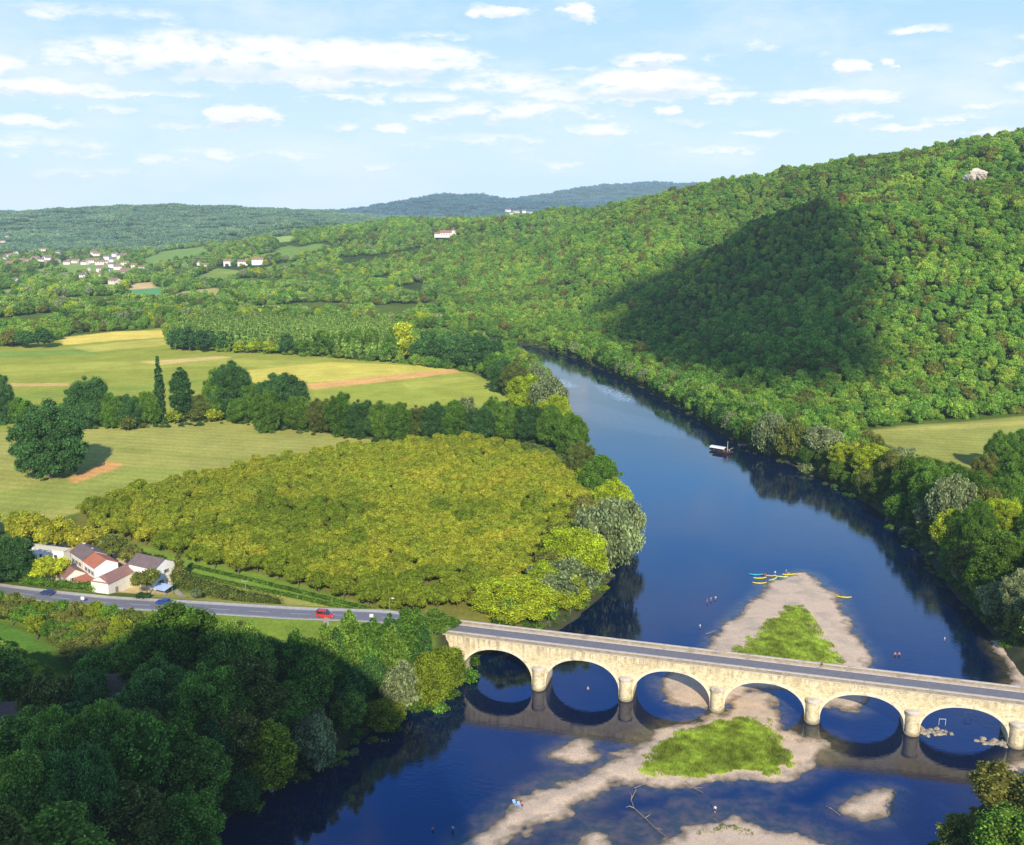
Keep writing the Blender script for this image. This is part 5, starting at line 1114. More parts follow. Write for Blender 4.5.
# long two-roofed farmhouse
h1 = at_root('farmhouse', 96, 574, ZG, A1, 'long cream farmhouse with a grey brown roof joined to an orange red roof', 'house', 'farmhouses beside the road')
Mx, w_, rf = gable_house(h1, -4.9, 0, 10.5, 7.5, 5.8, 1.9, 0, M['wall'], M['roof_grey']); chimney(rf, Mx, -4.4, .3, 6.9, .9); chimney(rf, Mx, 1.5, .6, 6.6, .9)
for u in (-3.2, -.5, 2.3): window(h1, Mx, 'f', u, 2.9, y=3.75); window(h1, Mx, 'f', u, .5, .95, 1.5, y=3.75, sh=False)
Mx, w_, rf = gable_house(h1, 4.9, 0, 9.0, 7.3, 5.5, 1.8, 0, M['white'], M['roof_red'])
for u in (-2.6, 0, 2.6): window(h1, Mx, 'f', u, 2.7, y=3.65); window(h1, Mx, 'f', u, .5, y=3.65)
window(h1, Mx, 'g', -.2, 1.2, 1.2, 1.5, L=4.5)
d = MB(); d.M = Matrix.Translation((.4, 0, 0)); d.box(-.5, .5, -3.83, -3.70, 0, 2.1); d.build('door', M['shutter'], h1)
h2 = at_root('farmhouse', 71, 580, ZG, A1, 'small brown roofed wing with a bright gable beside the yellow green garden tree', 'house', 'farmhouses beside the road')
Mx, w_, rf = gable_house(h2, 0, 0, 8.5, 6.2, 2.7, 1.9, 0, M['wall'], M['roof_rose']); window(h2, Mx, 'g', -.6, .7, 1.0, 1.4, L=4.25); window(h2, Mx, 'f', 0, 1.0, y=3.1)
h3 = at_root('terrace_canopy', 84, 586, ZG, A1, 'low orange tiled terrace roof behind the clipped hedge', 'canopy')
b = MB(); b.add([(-3, -2, 2.1), (3, -2, 2.1), (3, 2, 2.6), (-3, 2, 2.6), (-3, -2, 2.25), (3, -2, 2.25), (3, 2, 2.75), (-3, 2, 2.75)], [(0, 3, 2, 1), (4, 5, 6, 7), (0, 1, 5, 4), (1, 2, 6, 5), (2, 3, 7, 6), (3, 0, 4, 7)]); b.build('roof', M['roof_red'], h3)
for x, y in ((-2.7, -1.7), (2.7, -1.7), (-2.7, 1.7), (2.7, 1.7)):
    b = MB(); b.box(x - .1, x + .1, y - .1, y + .1, -.3, 2.08); b.build('post', M['wood'], h3)
# right farmhouse: main block and the lower wing towards the road
h4 = at_root('farmhouse', 148, 584, ZG, R(-28), 'right farmhouse with a tall white gable and a low rose roofed wing at the road', 'house', 'farmhouses beside the road')
Mx, w_, rf = gable_house(h4, 0, 2.0, 11.0, 8.0, 6.4, 2.0, 0, M['white'], M['roof_grey'])
window(h4, Mx, 'g', .6, 3.9, .9, 1.1, L=5.5); window(h4, Mx, 'g', -1.8, .9, 1.0, 1.3, L=5.5); chimney(rf, Mx, 1.0, .4, 7.0, .8)
for u in (.5, 3.2): window(h4, Mx, 'f', u, 2.9, y=4.0); window(h4, Mx, 'f', u, .6, y=4.0)
Mx, w_, rf = gable_house(h4, -6.2, -6.5, 14.0, 6.4, 4.2, 1.6, R(-90) + R(8), M['wall'], M['roof_rose'], hip=True)
window(h4, Mx, 'f', -2.6, .9, 1.0, 1.3, y=3.2)
T = Mx; b = MB(); b.M = T; b.box(6.99, 7.06, -1.3, 1.3, 0, 2.2); b.build('door', M['white'], h4)
# side door of the wing faces the garden tree
b = MB(); b.M = T; b.box(3.0, 4.2, 3.19, 3.27, 0, 2.0); b.build('door', M['shutter'], h4)
h5 = at_root('barn', 48, 557, ZG, R(-18), 'long low whitewashed wall and barn behind the yellow green tree', 'barn')
b = MB(); b.box(-8, 8, -1.5, 1.5, -.5, 3.2); b.box(-4, 2, -1.9, -1.502, -.5, 1.9); b.build('wall', M['white'], h5)
b = MB(); b.box(-8.2, 8.2, -1.7, 1.7, 3.203, 3.4); b.build('roof', M['wall'], h5)
b = MB(); b.box(-1.6, -.6, -1.95, -1.903, 0, 1.5); b.build('door', M['dark_glass'], h5)
b = MB(); b.box(4.0, 5.2, -1.56, -1.503, .6, 1.7); b.build('window', M['dark_glass'], h5)
h6 = at_root('awning', 163, 594, ZG, R(-25), 'pale blue garden awning in front of the white gable', 'awning')
b = MB(); b.add([(-2.4, -1.8, 1.9), (2.4, -1.8, 1.9), (2.4, 1.8, 2.5), (-2.4, 1.8, 2.5), (-2.4, -1.8, 1.95), (2.4, -1.8, 1.95), (2.4, 1.8, 2.55), (-2.4, 1.8, 2.55)], [(0, 3, 2, 1), (4, 5, 6, 7), (0, 1, 5, 4), (1, 2, 6, 5), (2, 3, 7, 6), (3, 0, 4, 7)]); b.build('canvas', M['blue_cloth'], h6)
for x, y in ((-2.2, -1.6), (2.2, -1.6), (-2.2, 1.6), (2.2, 1.6)):
    b = MB(); b.box(x - .05, x + .05, y - .05, y + .05, -.3, 1.89); b.build('post', M['metal'], h6)
# half hidden buildings in the shaded wood
h7 = at_root('cottage', 121, 712, 6.6, R(15), 'white walled cottage glimpsed between trees of the shaded wood', 'house')
h7.location.z = HZ(h7.location.x, h7.location.y)
Mx, w_, rf = gable_house(h7, 0, 0, 7, 5.2, 6.5, 2.6, 0, M['white'], M['roof_grey']); window(h7, Mx, 'g', 0, 4.2, .8, 1.1, L=3.5); window(h7, Mx, 'f', 0, 3.8, y=2.6)
h8 = at_root('cottage', 4, 730, 6.6, R(10), 'grey roofed cottage at the left edge among the shaded trees', 'house')
h8.location.z = HZ(h8.location.x, h8.location.y)
Mx, w_, rf = gable_house(h8, 0, 0, 13, 7, 3.6, 2.6, 0, M['white'], M['roof_grey']); chimney(rf, Mx, 4.8, .2, 6.2, 1.0); window(h8, Mx, 'g', 0, 1.0, L=6.5); window(h8, Mx, 'f', 1, 1.0, y=3.5)
# villages
def proto_house(L, D, wall, rise, wm, rm, label, group, name='village_house', nwin=3):
    r = empty(name, (0, 0, 0), 0, label, 'house', group)
    Mx, w_, rf = gable_house(r, 0, 0, L, D, wall, rise, 0, wm, rm)
    for i in range(nwin): window(r, Mx, 'f', -L / 2 + L * (i + .5) / nwin, wall - 1.9, 1.1, 1.4, y=D / 2, sh=False)
    window(r, Mx, 'g', 0, wall - 1.6, 1.1, 1.3, L=L / 2, sh=False); chimney(rf, Mx, L * .3, .2, wall + rise - .4, .9); return r
def copy_tree(o, parent=None):
    c = o.copy(); COL.objects.link(c); c.parent = parent
    for ch in list(o.children): copy_tree(ch, c)
    return c
VG = 'cream houses of the distant villages'
prot = [proto_house(13, 9, 5.5, 3, M['white'], M['roof_rose'], 'white walled rose roofed house of the distant village', VG),
        proto_house(15, 9, 5.0, 2.6, M['wall'], M['roof_rose'], 'long cream house with a pinkish brown roof in the distant village', VG),
        proto_house(10, 8, 6.5, 2.6, M['white'], M['roof_grey'], 'white walled grey roofed house of the distant village', VG)]
used = [False] * 3
for i, p in enumerate(VS):
    k = int(rng.integers(0, 3)); o = prot[k] if not used[k] else copy_tree(prot[k]); used[k] = True
    s = rng.uniform(.8, 1.35); o.location = (p[0], p[1], p[2]); o.rotation_euler = (0, 0, rng.uniform(-.6, .6)); o.scale = (s, s, s)
for k in range(3):
    if not used[k]: prot[k].location = (VS[0][0] + 15, VS[0][1], VS[0][2])
hl = ['tall white house at the left end of the hillside hamlet', 'broad cream house in the middle of the hillside hamlet', 'small rose roofed house in the hillside hamlet', 'largest right hand house of the hillside hamlet among trees']
for i, p in enumerate(HS):
    r = proto_house([13, 18, 12, 20][i], 10, [9, 8, 7, 9][i], 3.4, M['white'] if i != 1 else M['wall'], M['roof_rose'], hl[i], 'houses of the hillside hamlet', 'hamlet_house'); r.location = p; r.rotation_euler = (0, 0, [-.1, .15, .2, .1][i])
# chateau on the wooded terrace
ch = empty('chateau', tuple(chat), R(6), 'pale chateau with a round tower on the wooded terrace above the river', 'chateau')
Mx, w_, rf = gable_house(ch, 0, 0, 30, 12, 8, 5, 0, M['wall'], M['roof_rose'])
for i in range(6): window(ch, Mx, 'f', -12 + 4.8 * i, 4.5, 1.4, 2, y=6, sh=False)
Mx, w_, rf = gable_house(ch, -20, 0, 12, 9, 6, 3, 0, M['wall'], M['roof_rose'])
b = MB(); b.tube([(10, -7, -1), (10, -7, 13)], [3.6, 3.6], 16); b.build('tower', M['wall'], ch); b = MB(); b.tube([(10, -7, 13.01), (10, -7, 13.3), (10, -7, 19)], [4.2, 4.1, .05], 16); b.build('tower_roof', M['roof_grey'], ch)
for i, (a, b_) in enumerate(spots_range):
    p = CAST(a, b_, 5300, 9000); o = copy_tree(prot[i % 3]); o.location = p + np.array([0, -30, 6]); o.scale = (2.4, 2.4, 2.0); o['group'] = 'pale houses on the blue range'; o['label'] = 'pale house speck on the slope of the distant blue range'
# limestone outcrop
def rock_mesh(name, seed, sx, sy, sz, mat, n=3, rough=.35):
    v, f = ico(n); r_ = np.random.default_rng(seed); q = v * 2.1 + r_.uniform(0, 90, 3)
    dsp = 1 + (fbm(q[:, 0] + q[:, 2] * .7, q[:, 1] + q[:, 2] * .4, 4) - .5) * rough * 2 + (np.round(v[:, 2] * 3) / 3 - v[:, 2]) * .2
    return np_mesh(name, v * dsp[:, None] * [sx, sy, sz], f, mat, False)
c = CAST(975, 182, 700)
for i, (dx, dz, sx, sz, lb) in enumerate(((0, -1, 9, 5.5, 'pale limestone cliff breaking out of the wooded slope near the hilltop'), (-9, -3, 4, 3.5, 'smaller pale limestone outcrop left of the cliff'))):
    o = link('cliff', rock_mesh('cliff', 11 + i, sx, 7, sz, M['cliff'], 4, .6), None, (c[0] + dx, c[1] - 6, c[2] + 6 + dz)); tag(o, lb, 'cliff')

# ------------------------------------------------------------------ vehicles
def make_car(name, label, body_m, van=False):
    r = empty(name, (0, 0, 0), 0, label, 'van' if van else 'car')
    L = 4.9 if van else 4.3; W = .88; x = L / 2
    low = [(-x, .32), (-x + .05, .75), (-x + .25, .95), (-x + 1.0, .98), (x - 1.15, .96), (x - .25, .82), (x, .6), (x, .32), (x - .4, .22), (-x + .3, .22)]
    b = MB(); b.prism([(p[0], p[1]) for p in low][::-1], -W, W); o = b.build('body', body_m, r)
    m = o.modifiers.new('soft', 'BEVEL'); m.width = .07; m.segments = 2
    top = 2.0 if van else 1.46
    cab = [(-x + .25, .94), (-x + .45, top - .08), (-x + .75, top), (x - 2.1, top), (x - 1.15, .95)] if not van else [(-x + .06, .94), (-x + .1, top - .1), (-x + .3, top), (x - 1.9, top), (x - 1.0, .95)]
    b = MB(); b.prism(cab[::-1], -W + .09, W - .09); g = b.build('window', M['dark_glass'], r)
    rf_ = [(-x + .42, top - .1), (-x + .75, top + .012), (x - 2.1, top + .012), (x - 1.85, top - .12)]
    b = MB(); b.prism(rf_[::-1], -W + .075, W - .075); b.build('roof', body_m, r)
    for xx in ((-x + .3, -x + .42), (-.25, -.13), (x - 2.0, x - 1.88)):
        b = MB(); b.box(xx[0], xx[1], -W + .08, -W + .1, .95, top - .1); b.box(xx[0], xx[1], W - .1, W - .08, .95, top - .1); b.build('pillar', body_m, r)
    for sx in (-x + .78, x - .82):
        for sy in (-1, 1):
            y0 = sy * (W - .16); b = MB(); b.tube([(sx, y0, .32), (sx, y0 + sy * .2, .32)], [.33, .33], 14); t = b.build('wheel', M['rubber'], r)
            b = MB(); b.tube([(sx, y0 + sy * .19, .32), (sx, y0 + sy * .212, .32)], [.19, .19], 10); b.build('rim', M['rim'], t)
    for sy in (-1, 1):
        b = MB(); b.box(x - .06, x + .012, sy * .62 - .16, sy * .62 + .16, .58, .72); b.build('headlight', M['lamp'], r)
        b = MB(); b.box(-x - .012, -x + .06, sy * .68 - .1, sy * .68 + .1, .66, .86); b.build('tail_light', M['red_car'], r)
    return r
def on_road(o, px, lane, rev):
    b = None; best = 1e9
    for i in range(len(RL) - 1):
        for t in np.linspace(0, 1, 60):
            q = RL[i] + (RL[i + 1] - RL[i]) * t; d = np.array([q[0], q[1], road_z(q[0]) + .7]) - [0, 0, CAMH]
            u = 512 + 1000 * d[0] / (d[1] * cp - d[2] * sp)
            if abs(u - px) < best: best = abs(u - px); b = (q, RL[i + 1] - RL[i])
    q, d = b; d = d / np.hypot(*d); nn = np.array([-d[1], d[0]]); q = q + nn * lane
    o.location = (q[0], q[1], float(road_z(q[0])) + .003); o.rotation_euler = (0, 0, math.atan2(d[1], d[0]) + (math.pi if rev else 0))
on_road(make_car('car', 'dark blue car passing the clipped hedge on the road', M['blue_car']), 43, 1.5, True)
on_road(make_car('car', 'bright blue car on the road below the right farmhouse', M['navy_car']), 160, 1.5, True)
on_road(make_car('red_van', 'red van with a white front on the road near the bridge', M['red_car'], True), 327, -1.4, False)
c = make_car('car', 'white car parked behind the whitewashed barn', M['white_car']); p = G(54, 549, 7.3); c.location = (p[0], p[1], HZ(p[0], p[1]) + .02); c.rotation_euler = (0, 0, -.4)

# ------------------------------------------------------------------ people
def make_person(label, pose, skin_top, short_m, hair=True):
    r = empty('person', (0, 0, 0), 0, label, 'person')
    J = {'pel': (0, 0, .93), 'wst': (0, 0, 1.10), 'chs': (0, -.01, 1.34), 'nck': (0, 0, 1.50), 'hd': (0, -.01, 1.60), 'top': (0, 0, 1.74)}
    E = [('pel', 'wst'), ('wst', 'chs'), ('chs', 'nck'), ('nck', 'hd'), ('hd', 'top')]; RD = {'pel': (.15, .11), 'wst': (.125, .09), 'chs': (.16, .11), 'nck': (.055, .055), 'hd': (.085, .095), 'top': (.06, .065)}
    for s, n in ((-1, 'l'), (1, 'r')):
        if pose == 'sit':
            J.update({n + 'hip': (s * .09, 0, .90), n + 'kn': (s * .12, -.42, .98), n + 'an': (s * .12, -.72, .72), n + 'ft': (s * .12, -.86, .70)})
        elif pose == 'walk':
            J.update({n + 'hip': (s * .09, 0, .88), n + 'kn': (s * .10, -.12 * s - .02, .50), n + 'an': (s * .10, -.20 * s + .06, .08), n + 'ft': (s * .10, -.20 * s - .10, .03)})
        else:
            J.update({n + 'hip': (s * .09, 0, .88), n + 'kn': (s * .11, -.02, .49), n + 'an': (s * .12, .02, .08), n + 'ft': (s * .13, -.14, .03)})
        up = pose == 'wave' and s > 0
        J.update({n + 'sh': (s * .19, 0, 1.42), n + 'el': (s * (.30), (-.02), 1.60 if up else 1.15), n + 'wr': (s * (.26 if up else .30), -.12, 1.84 if up else .93), n + 'hn': (s * .27, -.16, 1.93 if up else .82)})
        E += [('pel', n + 'hip'), (n + 'hip', n + 'kn'), (n + 'kn', n + 'an'), (n + 'an', n + 'ft'), ('chs', n + 'sh'), (n + 'sh', n + 'el'), (n + 'el', n + 'wr'), (n + 'wr', n + 'hn')]
        RD.update({n + 'hip': (.085, .09), n + 'kn': (.058, .06), n + 'an': (.04, .045), n + 'ft': (.045, .03), n + 'sh': (.058, .058), n + 'el': (.042, .042), n + 'wr': (.03, .028), n + 'hn': (.035, .02)})
    ks = list(J); me = bpy.data.meshes.new('body'); me.from_pydata([J[k] for k in ks], [(ks.index(a), ks.index(b)) for a, b in E], [])
    o = link('body', me); sk = o.modifiers.new('skin', 'SKIN'); sv = me.skin_vertices[0].data
    for i, k in enumerate(ks): sv[i].radius = RD[k]; sv[i].use_root = (k == 'pel')
    o.modifiers.new('sub', 'SUBSURF').levels = 1; o.modifiers['sub'].render_levels = 1
    dg = bpy.context.evaluated_depsgraph_get(); bm_ = bpy.data.meshes.new_from_object(o.evaluated_get(dg)); bpy.data.objects.remove(o)
    bm_.materials.clear(); bm_.materials.append(M['skin'])
    body = link('body', bm_, r)
    def cloth(name, z0, z1, mat, g=1.09, xm=.26):
        V = [tuple(v.co) for v in bm_.vertices]; nr = [tuple(v.normal) for v in bm_.vertices]; F = [tuple(p.vertices) for p in bm_.polygons if z0 < p.center[2] < z1 and abs(p.center[0]) < xm]
        if not F: return
        us = sorted({i for f in F for i in f}); mp_ = {a: b_ for b_, a in enumerate(us)}
        m_ = bpy.data.meshes.new(name); m_.from_pydata([tuple(V[i][k] + nr[i][k] * .014 for k in range(3)) for i in us], [], [tuple(mp_[i] for i in f) for f in F]); m_.materials.append(mat); link(name, m_, r)
    cloth('shorts', .55 if pose != 'sit' else .8, 1.02, short_m)
    if skin_top: cloth('shirt', 1.03, 1.47, skin_top)
    v, f = ICO; k = v[:, 2] > -.25; fk = f[k[f].all(1)]
    link('hair', np_mesh('hair', v * [.098, .112, .10] + [0, .012, 1.675], fk, M['hair'], True), body)
    return r
PPL = [(707, 602, 'stand', 'cloth_black', 'cloth_red', -.35, 'left of three bathers standing close together in the river'), (711, 601, 'wave', None, 'cloth_blue', -.4, 'middle one of three bathers standing close together in the river, one arm raised'), (715.5, 600, 'stand', 'cloth_white', 'cloth_black', -.35, 'bather in a white top at the right of the group of three'),
       (700, 628, 'stand', 'cloth_white', 'cloth_blue', -.4, 'lone bather in a pale shirt near the left edge of the gravel bank'), (895, 656, 'stand', None, 'cloth_black', -.5, 'bare chested bather, left one of a pair in the water below the right bank'), (899, 656, 'stand', 'cloth_orange', 'cloth_black', -.5, 'bather in an orange top, right one of a pair in the water'),
       (944.5, 641, 'stand', 'cloth_white', 'cloth_blue', -.4, 'lone bather in a white shirt near the dark right bank'), (433, 830, 'wave', None, 'cloth_red', -.9, 'swimmer with a raised arm in the dark near water'), (453, 831, 'stand', 'cloth_white', 'cloth_black', -.5, 'wader in a white shirt in the dark near water'),
       (765, 577, 'stand', 'cloth_red', 'cloth_black', -.2, 'person in a red top standing among the kayaks'), (775, 575, 'stand', 'cloth_white', 'cloth_red', -.15, 'person in a white top beside the pale green kayak'), (786, 574, 'walk', None, 'cloth_blue', .1, 'person walking at the tip of the gravel bank by the kayaks'),
       (715, 813, 'stand', 'cloth_white', 'cloth_black', 0, 'small figure in white standing on the weedy near shoal'), (522, 806, 'sit', 'cloth_orange', 'cloth_black', None, 'person sitting beside the blue towels on the gravel'),
       (588, 689, 'stand', None, 'cloth_white', -.9, 'swimmer seen through the second arch of the bridge')]
def gz(x, y):
    z = -9
    for w in BARW.values():
        if abs(w[:, 0].mean() - x) < 90 and sdf(np.array([[x, y]]), w)[0] > -2: z = max(z, float(bar_h(np.array([[x, y]]), w)[0]))
    return z
for px, py, pose, t, s, dz, lab in PPL:
    p = G(px, py, 0); o = make_person(lab, pose, M[t] if t else None, M[s]); g = gz(p[0], p[1])
    o.rotation_euler = (0, 0, rng.uniform(-1, 1)); z = dz if dz is not None and dz < 0 else max(g, 0)
    if g > 0: z = g
    if pose == 'sit': z = g - .74
    o.location = (p[0], p[1], z)
# walker on the bridge
o = make_person('person in a red shirt leaning at the far parapet of the bridge', 'walk', M['cloth_red'], M['cloth_black'])
r_ = ray(822, 668); nb = bp0 + bn_ * (BW - .8); kq = np.dot(nb, bn_) / np.dot(r_[:2], bn_); q = r_[:2] * kq; uq = np.dot(q - bp0, bt); o.location = (q[0], q[1], deck_z(uq) + .14); o.rotation_euler = (0, 0, BA + 1.5)

# ------------------------------------------------------------------ kayaks and the tour boat
def make_kayak(label, mat, L=4.4, two=True):
    r = empty('kayak', (0, 0, 0), 0, label, 'kayak', 'kayaks pulled up at the gravel tip'); n = 16; V = []; F = []
    S = np.linspace(-1, 1, n); ring = 10
    for s in S:
        w = .46 * (1 - abs(s) ** 2.6) + .015; zk = .02 + .26 * abs(s) ** 3; zt = .44 + .14 * abs(s) ** 2.5
        for k in range(ring):
            a = 2 * math.pi * k / ring; y = w * math.cos(a); z = (zk + zt) / 2 + (zt - zk) / 2 * math.sin(a) * (1.0 if math.sin(a) < 0 else .7); V.append((s * L / 2, y, z))
    for i in range(n - 1):
        for k in range(ring): F.append((i * ring + k, i * ring + (k + 1) % ring, (i + 1) * ring + (k + 1) % ring, (i + 1) * ring + k))
    b = MB(); b.add(V, F); b.add([V[k] for k in range(ring)], [tuple(range(ring))]); b.add([V[(n - 1) * ring + k] for k in range(ring)], [tuple(range(ring))[::-1]]); b.build('hull', mat, r, smooth=True)
    for x in ((-.75, .65) if two else (-.2,)):
        b = MB(); pts_ = [(x + .42 * math.cos(a), .24 * math.sin(a), .40) for a in np.linspace(0, 2 * math.pi, 13)]; b.tube(pts_, [.035] * 13, 5); ck = b.build('cockpit_rim', M['seat'], r)
        b = MB(); b.box(x - .34, x + .3, -.17, .17, .22, .29); b.box(x - .40, x - .32, -.16, .16, .22, .5); b.build('seat', M['seat'], ck)
    return r
KY = [(756, 574.5, 'teal_plastic', -.05, 'teal kayak at the left end of the kayak group'), (760, 578, 'yellow_plastic', .1, 'yellow kayak just in front of the teal one'), (759.5, 583, 'yellow_plastic', -.03, 'yellow kayak afloat nearest to the bridge, left side of the group'), (769, 575.5, 'orange_plastic', -.25, 'orange kayak between the teal and pale green ones'),
      (773, 579.5, 'lime_plastic', .7, 'pale lime kayak pointing at the gravel'), (781, 576.5, 'lime_plastic', -.15, 'pale lime kayak lying beside the people'), (789, 574.5, 'yellow_plastic', .1, 'yellow kayak second from the gravel tip'), (794, 573.8, 'orange_plastic', -.08, 'amber kayak drawn up on the gravel tip'), (844, 597, 'yellow_plastic', -.22, 'single yellow kayak drawn up on the far side of the gravel tip')]
for px, py, m, rz, lab in KY:
    p = G(px, py, .1); o = make_kayak(lab, M[m], 4.6); o.location = (p[0], p[1], max(gz(p[0], p[1]) + .0, -.08)); o.rotation_euler = (0, 0, rz)
p = G(721, 452, 0); bo = empty('river_boat', (p[0], p[1], 0), R(-40), 'traditional flat river boat with a white awning and a short mast', 'boat')
V = []; S = np.linspace(-1, 1, 13)
for s in S:
    w = 2.1 * (1 - abs(s) ** 3 * .82); rise = .9 * abs(s) ** 3
    V += [(s * 6.5, -w * .8, -.25 + rise), (s * 6.5, w * .8, -.25 + rise), (s * 6.5, w, .85 + rise * .8), (s * 6.5, w - .1, .85 + rise * .8), (s * 6.5, w * .8 - .1, .1 + rise), (s * 6.5, -w * .8 + .1, .1 + rise), (s * 6.5, -w + .1, .85 + rise * .8), (s * 6.5, -w, .85 + rise * .8)]
F = [(i * 8 + k, i * 8 + (k + 1) % 8, (i + 1) * 8 + (k + 1) % 8, (i + 1) * 8 + k) for i in range(12) for k in range(8)] + [tuple(range(8)), tuple(range(96, 104))[::-1]]
b = MB(); b.add(V, F); b.build('hull', M['hull'], bo)
b = MB(); st = np.linspace(-1, 1, 9)
for s0, s1 in zip(st[:-1], st[1:]):
    y0, y1 = s0 * 2.4, s1 * 2.4; z0, z1 = 2.9 - .75 * s0 * s0, 2.9 - .75 * s1 * s1; b.add([(-5.6, y0, z0), (2.8, y0, z0), (2.8, y1, z1), (-5.6, y1, z1)], [(0, 1, 2, 3)])
b.build('awning', M['canvas'], bo)
for x in (-4.8, -1.2, 2.4):
    for y in (-1.75, 1.75): b = MB(); b.tube([(x, y, .6), (x, y, 2.22)], [.04, .04], 6); b.build('post', M['wood'], bo)
b = MB(); b.tube([(3.6, 0, .1), (3.6, 0, 6.2)], [.12, .07], 8); b.build('mast', M['canvas'], bo)
b = MB(); b.tube([(3.6, 0, 1.6), (6.8, 0, 3.4)], [.08, .05], 8); b.tube([(3.9, -.5, 1.6), (6.4, -.2, 3.0), (6.4, .2, 3.0), (3.9, .5, 1.6)], [.12, .2, .2, .12], 6); b.build('furled_sail', M['wood'], bo)
for y in (-1.1, 1.1): b = MB(); b.box(-4.6, 2.2, y - .22, y + .22, .45, .55); b.build('bench', M['wood'], bo)
for i, (x, y, t) in enumerate(((-3.6, -1.0, 'cloth_red'), (-2.0, 1.0, 'cloth_white'), (-.4, -1.0, 'cloth_blue'), (1.2, 1.0, 'cloth_orange'), (4.6, .2, 'cloth_white'))):
    o = make_person(['passenger in a red top under the boat awning', 'passenger in a white top at the rear of the boat', 'passenger in a blue top on the boat bench', 'passenger in an orange top near the boat mast', 'boatman in a white shirt standing in the bow'][i], 'sit' if i < 4 else 'stand', M[t], M['cloth_black'])
    ca, sa = math.cos(R(-40)), math.sin(R(-40)); o.location = (p[0] + x * ca - y * sa, p[1] + x * sa + y * ca, -.25 if i < 4 else .15); o.rotation_euler = (0, 0, R(-40) + (math.pi if y > 0 else 0))
# landing stage of old timber right of the boat
p = G(743, 447, 0); t = empty('landing_stage', (p[0], p[1], 0), .2, 'bleached timber landing stage under the trees beside the boat', 'jetty')
b = MB(); b.box(-2.6, 2.6, -1.2, 1.2, 1.0, 1.15); b.build('deck', M['driftwood'], t)
for x in (-2.3, 0, 2.3):
    for y in (-1, 1): b = MB(); b.tube([(x, y, -1.5), (x + .15, y, 2.1)], [.12, .1], 6); b.build('post', M['driftwood'], t)

# ------------------------------------------------------------------ poles, lamps, gates, driftwood, towels
def pole(name, px, py, h, label, zb=None, kind='lamp'):
    p = G(px, py, 8.5); z = HZ(p[0], p[1]); r = empty(name, (p[0], p[1], z), 0, label, kind.replace('_', ' '))
    m = M['wood'] if kind == 'utility_pole' else M['metal']
    b = MB(); b.tube([(0, 0, -.4), (0, 0, h)], [.11 if kind == 'utility_pole' else .07, .08 if kind == 'utility_pole' else .05], 8); b.build('pole', m, r)
    if kind == 'lamp':
        b = MB(); b.tube([(0, 0, h), (.6, -.5, h + .35), (1.0, -.9, h + .35)], [.05, .05, .04], 6); b.build('arm', m, r)
        b = MB(); b.box(.75, 1.45, -1.3, -.8, h + .25, h + .42); b.build('lamp_head', M['lamp'], r)
    elif kind == 'sign':
        b = MB(); b.box(-.5, .5, -.09, -.055, h - .9, h); b.build('sign_panel', M['white'], r)
    else:
        b = MB(); b.box(-.9, .9, -.07, .07, h - .5, h - .36); b.build('crossarm', m, r)
        for x in (-.8, 0, .8): b = MB(); b.tube([(x, 0, h - .358), (x, 0, h - .16)], [.05, .04], 6); b.build('insulator', M['lamp'], r)
    return r
pole('street_lamp', 390, 624, 4.6, 'street lamp with a pale head at the bridge approach', kind='lamp')
pole('road_sign', 372, 633, 2.6, 'white road sign on a thin post near the bridge approach', kind='sign')
pole('utility_pole', 21, 579, 7.0, 'wooden utility pole at the end of the clipped hedge', kind='utility_pole')
pole('road_sign', 83, 603, 2.2, 'small pale sign on a post opposite the clipped hedge', kind='sign')
pole('utility_pole', 246, 596, 6.5, 'wooden utility pole rising from the olive green hedge', kind='utility_pole')
for i, (px, py) in enumerate(((942, 725), (968, 718))):
    p = G(px, py, 0); r = empty('kayak_gate', (p[0], p[1], 0), -.1, ['pair of pale practice poles with a crossbar, the left gate seen through the last arch', 'pair of pale practice poles with a crossbar, the right gate seen through the last arch'][i], 'kayak gate', 'kayak practice gates')
    for x in (-.75, .75): b = MB(); b.tube([(x, 0, -1), (x, 0, 1.5)], [.045, .045], 6); b.build('post', M['canvas'], r)
    b = MB(); b.tube([(-.78, 0, 1.55), (.78, 0, 1.55)], [.05, .05], 6); b.build('crossbar', M['canvas'], r)
def rubble(px, py, n, sx, sy, group, lab):
    for i in range(n):
        p = G(px, py, 0); x = p[0] + rng.normal() * sx; y = p[1] + rng.normal() * sy; s = rng.uniform(.35, .9)
        o = link('boulder', rock_mesh('boulder', int(rng.integers(1e6)), s, s * .8, s * .6, M['rock'], 2), None, (x, y, .02), rng.uniform(0, 6)); tag(o, lab, 'boulder', group)
rubble(932, 732, 26, 1.7, .7, 'rubble below the fifth pier', 'rough boulder in the rubble heap beside the fifth pier')
rubble(995, 742, 30, 2.0, 1.0, 'rubble in the last arch', 'rough boulder in the rubble heap in the last arch')
rubble(730, 733, 8, 1.2, .6, 'rubble at the third pier', 'small boulder at the foot of the third pier')
def drift(pts_, rad, label):
    P = [G(a, b, .25) for a, b in pts_]; c = P[0]; r = empty('driftwood_branch', tuple(c), 0, label, 'driftwood'); Q = [tuple(q - c + np.array([0, 0, rng.uniform(-.05, .15)])) for q in P]; n = len(Q)
    b = MB(); b.tube(Q, list(np.linspace(rad * .55, rad * .2, n)), 6); b.build('limb', M['driftwood'], r)
    for k in range(1, n - 1):
        a = rng.uniform(0, 6.28); L = rng.uniform(.8, 2.2); q = Q[k]; b = MB(); b.tube([q, (q[0] + L * .5 * math.cos(a), q[1] + L * .5 * math.sin(a), q[2] + .35), (q[0] + L * math.cos(a + .3), q[1] + L * math.sin(a + .3), q[2] + .3)], [rad * .5, rad * .35, rad * .12], 5); b.build('twig', M['driftwood'], r)
